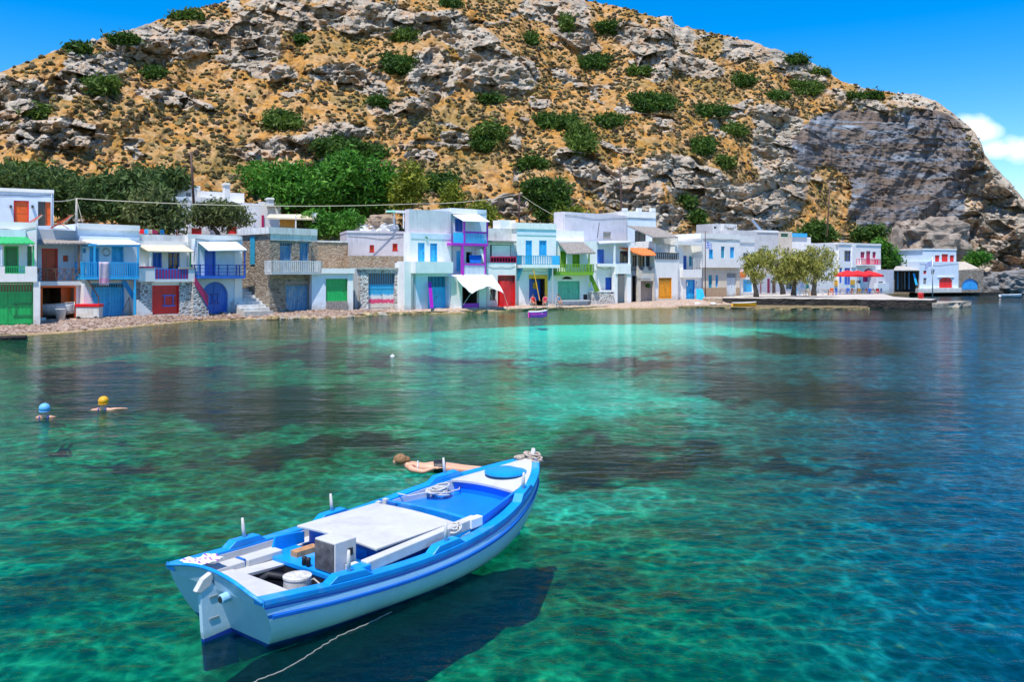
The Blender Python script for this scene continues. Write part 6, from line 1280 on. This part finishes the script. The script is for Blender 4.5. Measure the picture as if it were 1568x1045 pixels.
# ------------------------------------------------------------------ small craft and props
def dinghy(name,label,px,py,D,L,B_,H_,rz,hm,im,cat='boat',cut=0):
    o=thing(name,label,cat,W(px,py,D),rz); S=12; m=MB(); vs=[]
    for i in range(S+1):
        u=i/S; b=B_/2*(1-max(0,u-.5)**2.2*4.2)*(.9+.1*math.sin(u*3)); b=max(.02,b); zz=H_*(1+.25*u**3); k=.0+.25*H_*max(0,u-.7)*3
        for (f,z) in ((1,zz),(.98,zz*.75),(.88,zz*.4),(.6,k),(0,k)): vs.append((L*(u-.5),-b*f,z))
        for (f,z) in ((.6,k),(.88,zz*.4),(.98,zz*.75),(1,zz)): vs.append((L*(u-.5),b*f,z))
    fs=[(i*9+j,i*9+j+1,(i+1)*9+j+1,(i+1)*9+j) for i in range(S) for j in range(8)]+[tuple(range(9))]
    m.add(vs,fs); x=m.build('hull',hm,o,True); sd=x.modifiers.new('thick','SOLIDIFY'); sd.thickness=.04
    m=MB(); m.tube([vs[i*9] for i in range(S+1)],.035,6); m.tube([vs[i*9+8] for i in range(S+1)],.035,6); m.tube([vs[0],vs[8]],.035,6); m.build('gunwale',im,o,True)
    for u in (-.2,.15): m=MB(); m.box(L*u-.1,-B_*.44,H_*.7,L*u+.1,B_*.44,H_*.76); m.build('thwart',im,o)
    return o
g_=H2.wpos; u,z=H2.hit(*[a+b for a,b in zip((0,270),(345/4.0208,860/4.0208))],-.9); p=H2.wpos(u,-1.2,.35)
dinghy('small_boat','small weathered white boat stored in the open orange garage',0,0,1,3.4,1.7,.75,0,oldwhite,palewood).location=p; bpy.data.objects['small_boat'].rotation_euler=(0,0,math.atan2(H2.u.y,H2.u.x)-1.1)
o=thing('boat_trolley','low dark trolley under the white boat in the orange garage','trolley',p-Vector((0,0,.35))); m=MB(); m.box(-.9,-.35,.22,.9,.35,.32); m.build('frame',darkmetal,o)
for x in (-.6,.6):
    for y in (-.4,.4): m=MB(); m.tube([(x,y-.04,.13),(x,y+.04,.13)],.13,12); m.build('wheel',black,o)
dinghy('dinghy','small magenta dinghy with a white rim floating before the blue balcony house',824,487,HC*F/(488-HY)+.2,1.5,.75,.5,.15,paint('magenta_paint',(.80,.02,.42),.4),whitep)
dinghy('dinghy','yellow and white dinghy drawn up at the foot of the dark pier wall',1140,470,89.6,2.5,1.0,.42,.0,yellow,whitep)
dinghy('dinghy','pale boat moored beyond the pier end near the right sea rock',1548,455,128,3.2,1.0,.35,.0,bluewash,whitep)
def prop(name,label,cat,px,py,D,rz=0,group=None): return thing(name,label,cat,W(px,py,D),rz,group)
o=prop('float','small white float bobbing alone in the middle of the bay','float',601,546,HC*F/(546-HY)); m=MB(); m.lathe([(.02,-.08),(.09,-.05),(.11,-.01),(.09,.03),(.04,.055),(.02,.07)],n=14); m.build('shell',whitep,o,True); m=MB(); m.tube([(.03*math.cos(a),0,.08+.02*math.sin(a)) for a in np.arange(9)*math.pi/4],.01,5); m.build('ring',rope,o)
u_=H3.hit(0+640/4.0208,270+530/4.0208,.45)
o=thing('towel','pale pink striped towel hanging over the sky blue balcony rail','towel',H3.wpos(u_[0],.46,u_[1]+.02),math.atan2(H3.u.y,H3.u.x)); m=MB(); nx,nz=8,10; v=[]
for j in range(nz+1):
    for i in range(nx+1): v.append((-.36+i*.09,-.02-.03*math.sin(i*1.3+j*.2)-.0*j,-j*.165))
m.add(v,[(j*9+i,j*9+i+1,(j+1)*9+i+1,(j+1)*9+i) for j in range(nz) for i in range(nx)]); m.m=[1 if j in(7,8) else 0 for j in range(nz) for i in range(nx)]; x=m.build('cloth',[paint('lilac_towel',(.62,.52,.62),.9),paint('pink_stripe_towel',(.75,.35,.5),.9)],o,True); sd=x.modifiers.new('t','SOLIDIFY'); sd.thickness=.015
D=59.3; o=prop('barrow','white box barrow with a red lid at the foot of the white steps','cart',137,491,D); m=MB(); m.box(-.8,-.3,.18,.8,.3,.95); m.build('box',oldwhite,o,bevel=.02); m=MB(); m.box(-.85,-.35,.96,.85,.35,1.16); m.build('lid',red,o,bevel=.02)
for x in (-.6,.6): m=MB(); m.tube([(x,-.36,.15),(x,-.31,.15)],.15,12); m.build('wheel',black,o)
o=prop('bucket','white bucket on the beach before the orange garage','bucket',93,491,57.2); m=MB(); m.lathe([(.0,0),(.26,0),(.33,.75),(.35,.78),(.30,.78),(.26,.1),(0,.08)],n=18); m.build('tub',oldwhite,o,True); m=MB(); m.tube([(.32*math.cos(a),0,.76+.15*math.sin(a)) for a in np.linspace(0,math.pi,9)],.015,5); m.build('handle',metal,o)
o=prop('anchor','rusty folding frame leaning beside the sky blue post','frame',197,483,61.2); m=MB(); m.tube([(-.5,0,0),(-.05,.2,1.3)],.03,6);m.tube([(.1,0,0),(-.05,.2,1.3)],.03,6);m.tube([(-.35,.05,.45),(.05,.05,.45)],.025,6); m.build('tubes',darkmetal,o)
u_=H9.hit(520+705/4.977,290+905/4.977,1.); u2=H9.hit(520+690/4.977,290+708/4.977,.3); o=thing('plank','magenta plank leaning against the sky blue garage of the tall white house','plank',H9.wpos(u_[0],1.,u_[1]),math.atan2(H9.u.y,H9.u.x)); m=MB(); d=Vector((u2[0]-u_[0],.75,u2[1]-u_[1])); m.prism([(-.17,0,0),(.17,0,0),(.17,.06,0),(-.17,.06,0)],d); m.build('board',purple,o)
o=prop('bin','squat red bin on the pier near its right end','bin',1410,459,94); m=MB(); m.lathe([(.0,0),(.26,0),(.30,.6),(.32,.62),(.26,.75),(.0,.8)],n=16); m.build('body',red,o,True); m=MB(); m.box(-.05,-.33,.6,.05,-.29,.75); m.build('catch',darkmetal,o)
for i,(px,c_) in enumerate(((1012,'teal'),(1030,'w'),(1044,'w'),(1056,'p'),(1068,'w'),(1092,'w'))):
    o=prop('net_float',{'teal':'teal net float at the left end of the float row on the low quay','p':'pink net float in the row on the low quay'}.get(c_,'white net float in the row on the low quay'),'float',px,468.5,92.6,i,'net floats along the low quay'); m=MB(); m.blob((0,0,.18),(.5 if c_=='w' else .3,.3,.22),2,.3,1.5,i); m.build('shell',{'teal':teal,'p':pink}.get(c_,white2),o,True)
# parasols, tables and chairs of the taverna
paras=None
for i,(cx_,top,lb) in enumerate(((1034,548,'left red parasol over the taverna tables'),(1120,532,'middle red parasol, standing highest of the three over the taverna tables'),(1222,540,'right red parasol nearest the white garden wall'))):
    px,py=1120+cx_/5.804,320+770/5.804; D=113+i; B_=W(px,py-.5,D); H_=(py-(320+top/5.804))*D/F
    if paras is None:
        paras=thing('parasol',lb,'parasol',B_,0,'red parasols of the taverna'); m=MB(); n=8; v=[(0,0,0)]
        for k in range(n*2): a=math.pi*k/n; r_=2.3 if k%2==0 else 2.15; v.append((r_*.5*math.cos(a),r_*.5*math.sin(a),-.32)); 
        for k in range(n*2): a=math.pi*k/n; r_=1.9 if k%2==0 else 1.78; v.append((r_*math.cos(a),r_*math.sin(a),-.62 if k%2==0 else -.58))
        for k in range(n*2): a=math.pi*k/n; r_=1.9 if k%2==0 else 1.78; v.append((r_*math.cos(a),r_*math.sin(a),-.85))
        N2=n*2; m.add(v,[(0,1+k,1+(k+1)%N2) for k in range(N2)]+[(1+l*N2+k,1+(l+1)*N2+k,1+(l+1)*N2+(k+1)%N2,1+l*N2+(k+1)%N2) for l in (0,1) for k in range(N2)]); x=m.build('canopy',paint('red_canvas',(.80,.015,.02),.8),paras); x.location=(0,0,H_)
        m=MB(); m.tube([(0,0,0),(0,0,H_)],.035,8); m.build('pole',whitep,paras); m=MB(); m.lathe([(.3,0),(.3,.1),(.06,.14)],n=14); m.build('base',concrete,paras)
        for k in range(8): a=math.pi*k/4; m=MB(); m.tube([(0,0,H_-.05),(1.85*math.cos(a),1.85*math.sin(a),H_-.64)],.012,4); m.build('rib',whitep,paras)
    else: copytree(paras,B_,.3*i,lb)
tb=None; ch0=None
places=[(1293,112.4,red,'red clothed table under the left red parasol'),(1310,113.5,red,'red clothed table under the middle red parasol'),(1326,114,crimson,'crimson table left of the orange chair'),(1338,115,red,'red clothed table under the right red parasol'),(1232,105,palewood,'bare wooden table under the rightmost tamarisk'),(1268,108,palewood,'bare wooden table between the palest tamarisk and the red parasols')]
chc=[blue,orange,blue,red,azure,yellow,palewood,whitep]; cn=['blue','orange','deep blue','red','azure','yellow','bare wooden','white']
for i,(px,D,mt,lb) in enumerate(places):
    z=.86; p=W(px,418,D); p.z=z
    if D>108.5: p.z=HC+(HY-452)/F*D
    if tb is None:
        tb=thing('table',lb,'table',p,0,'taverna tables'); m=MB(); m.box(-.5,-.4,.70,.5,.4,.75); m.build('tabletop',mt,tb,bevel=.01)
        for x in(-.42,.42):
            for y in(-.32,.32): m=MB(); m.box(x-.03,y-.03,0,x+.03,y+.03,.70); m.build('leg',palewood,tb)
    else:
        c=copytree(tb,p,.1*i,lb); 
        for d in c.children:
            if d.name.startswith('tabletop'): d.data=d.data.copy(); d.data.materials[0]=mt
    for j,(dx,dy,rz) in enumerate(((-.85,-.1,math.pi/2),(.85,.1,-math.pi/2),(.1,-.75,math.pi))):
        k=(i*3+j)%8; q=Vector((p.x+dx,p.y+dy,p.z)); l2='%s chair %s of the %s'%(cn[k],['left','right','in front'][j],lb.split(' under')[0].split(' between')[0].split(' left of')[0]); l2+=' near '+['the left red parasol','the middle red parasol','the yellow wall panel','the garden wall','the tamarisk trunk','the seaward path'][i]
        if ch0 is None: ch0=chair(q,rz,chc[k],l2,'taverna chairs')
        else: copytree(ch0,q,rz,l2,chc[k])
# roof terrace chairs on the red garage house and deck chairs by the orange shutters
for i,(x,c_,nm) in enumerate(((60,red,'leftmost red'),(88,azure,'blue'),(118,palewood,'tan'),(158,crimson,'crimson'),(205,azure,'azure'),(240,yellow,'yellow'),(300,red,'rightmost red'))):
    px=200+x/4.0208; D=67.5+.02*x; p=W(px,270+394/4.0208,D); copytree(ch0,p,.3*i,'%s wooden chair on the flat roof of the red garage house'%nm,c_,'roof terrace chairs')
for i,(x,y,nm) in enumerate(((180,322,'left'),(372,322,'right'))):
    o=prop('deck_chair','%s deck chair with red frame on the terrace under the orange shutters'%nm,'deck chair',x/4.0208,270+y/4.0208,60,.4,'terrace deck chairs'); m=MB(); m.prism([(-.6,-.3,.3),(.2,-.3,.35),(.8,-.3,.95),(.8,-.3,.98),(.2,-.3,.39),(-.6,-.3,.34)],(0,.6,0)); m.build('sling',beigecanvas,o)
    for y_ in (-.32,.32): m=MB(); m.tube([(-.6,y_,0),(.8,y_,.98)],.03,6); m.tube([(.5,y_,0),(-.2,y_,.5)],.03,6); m.build('frame',ored,o)
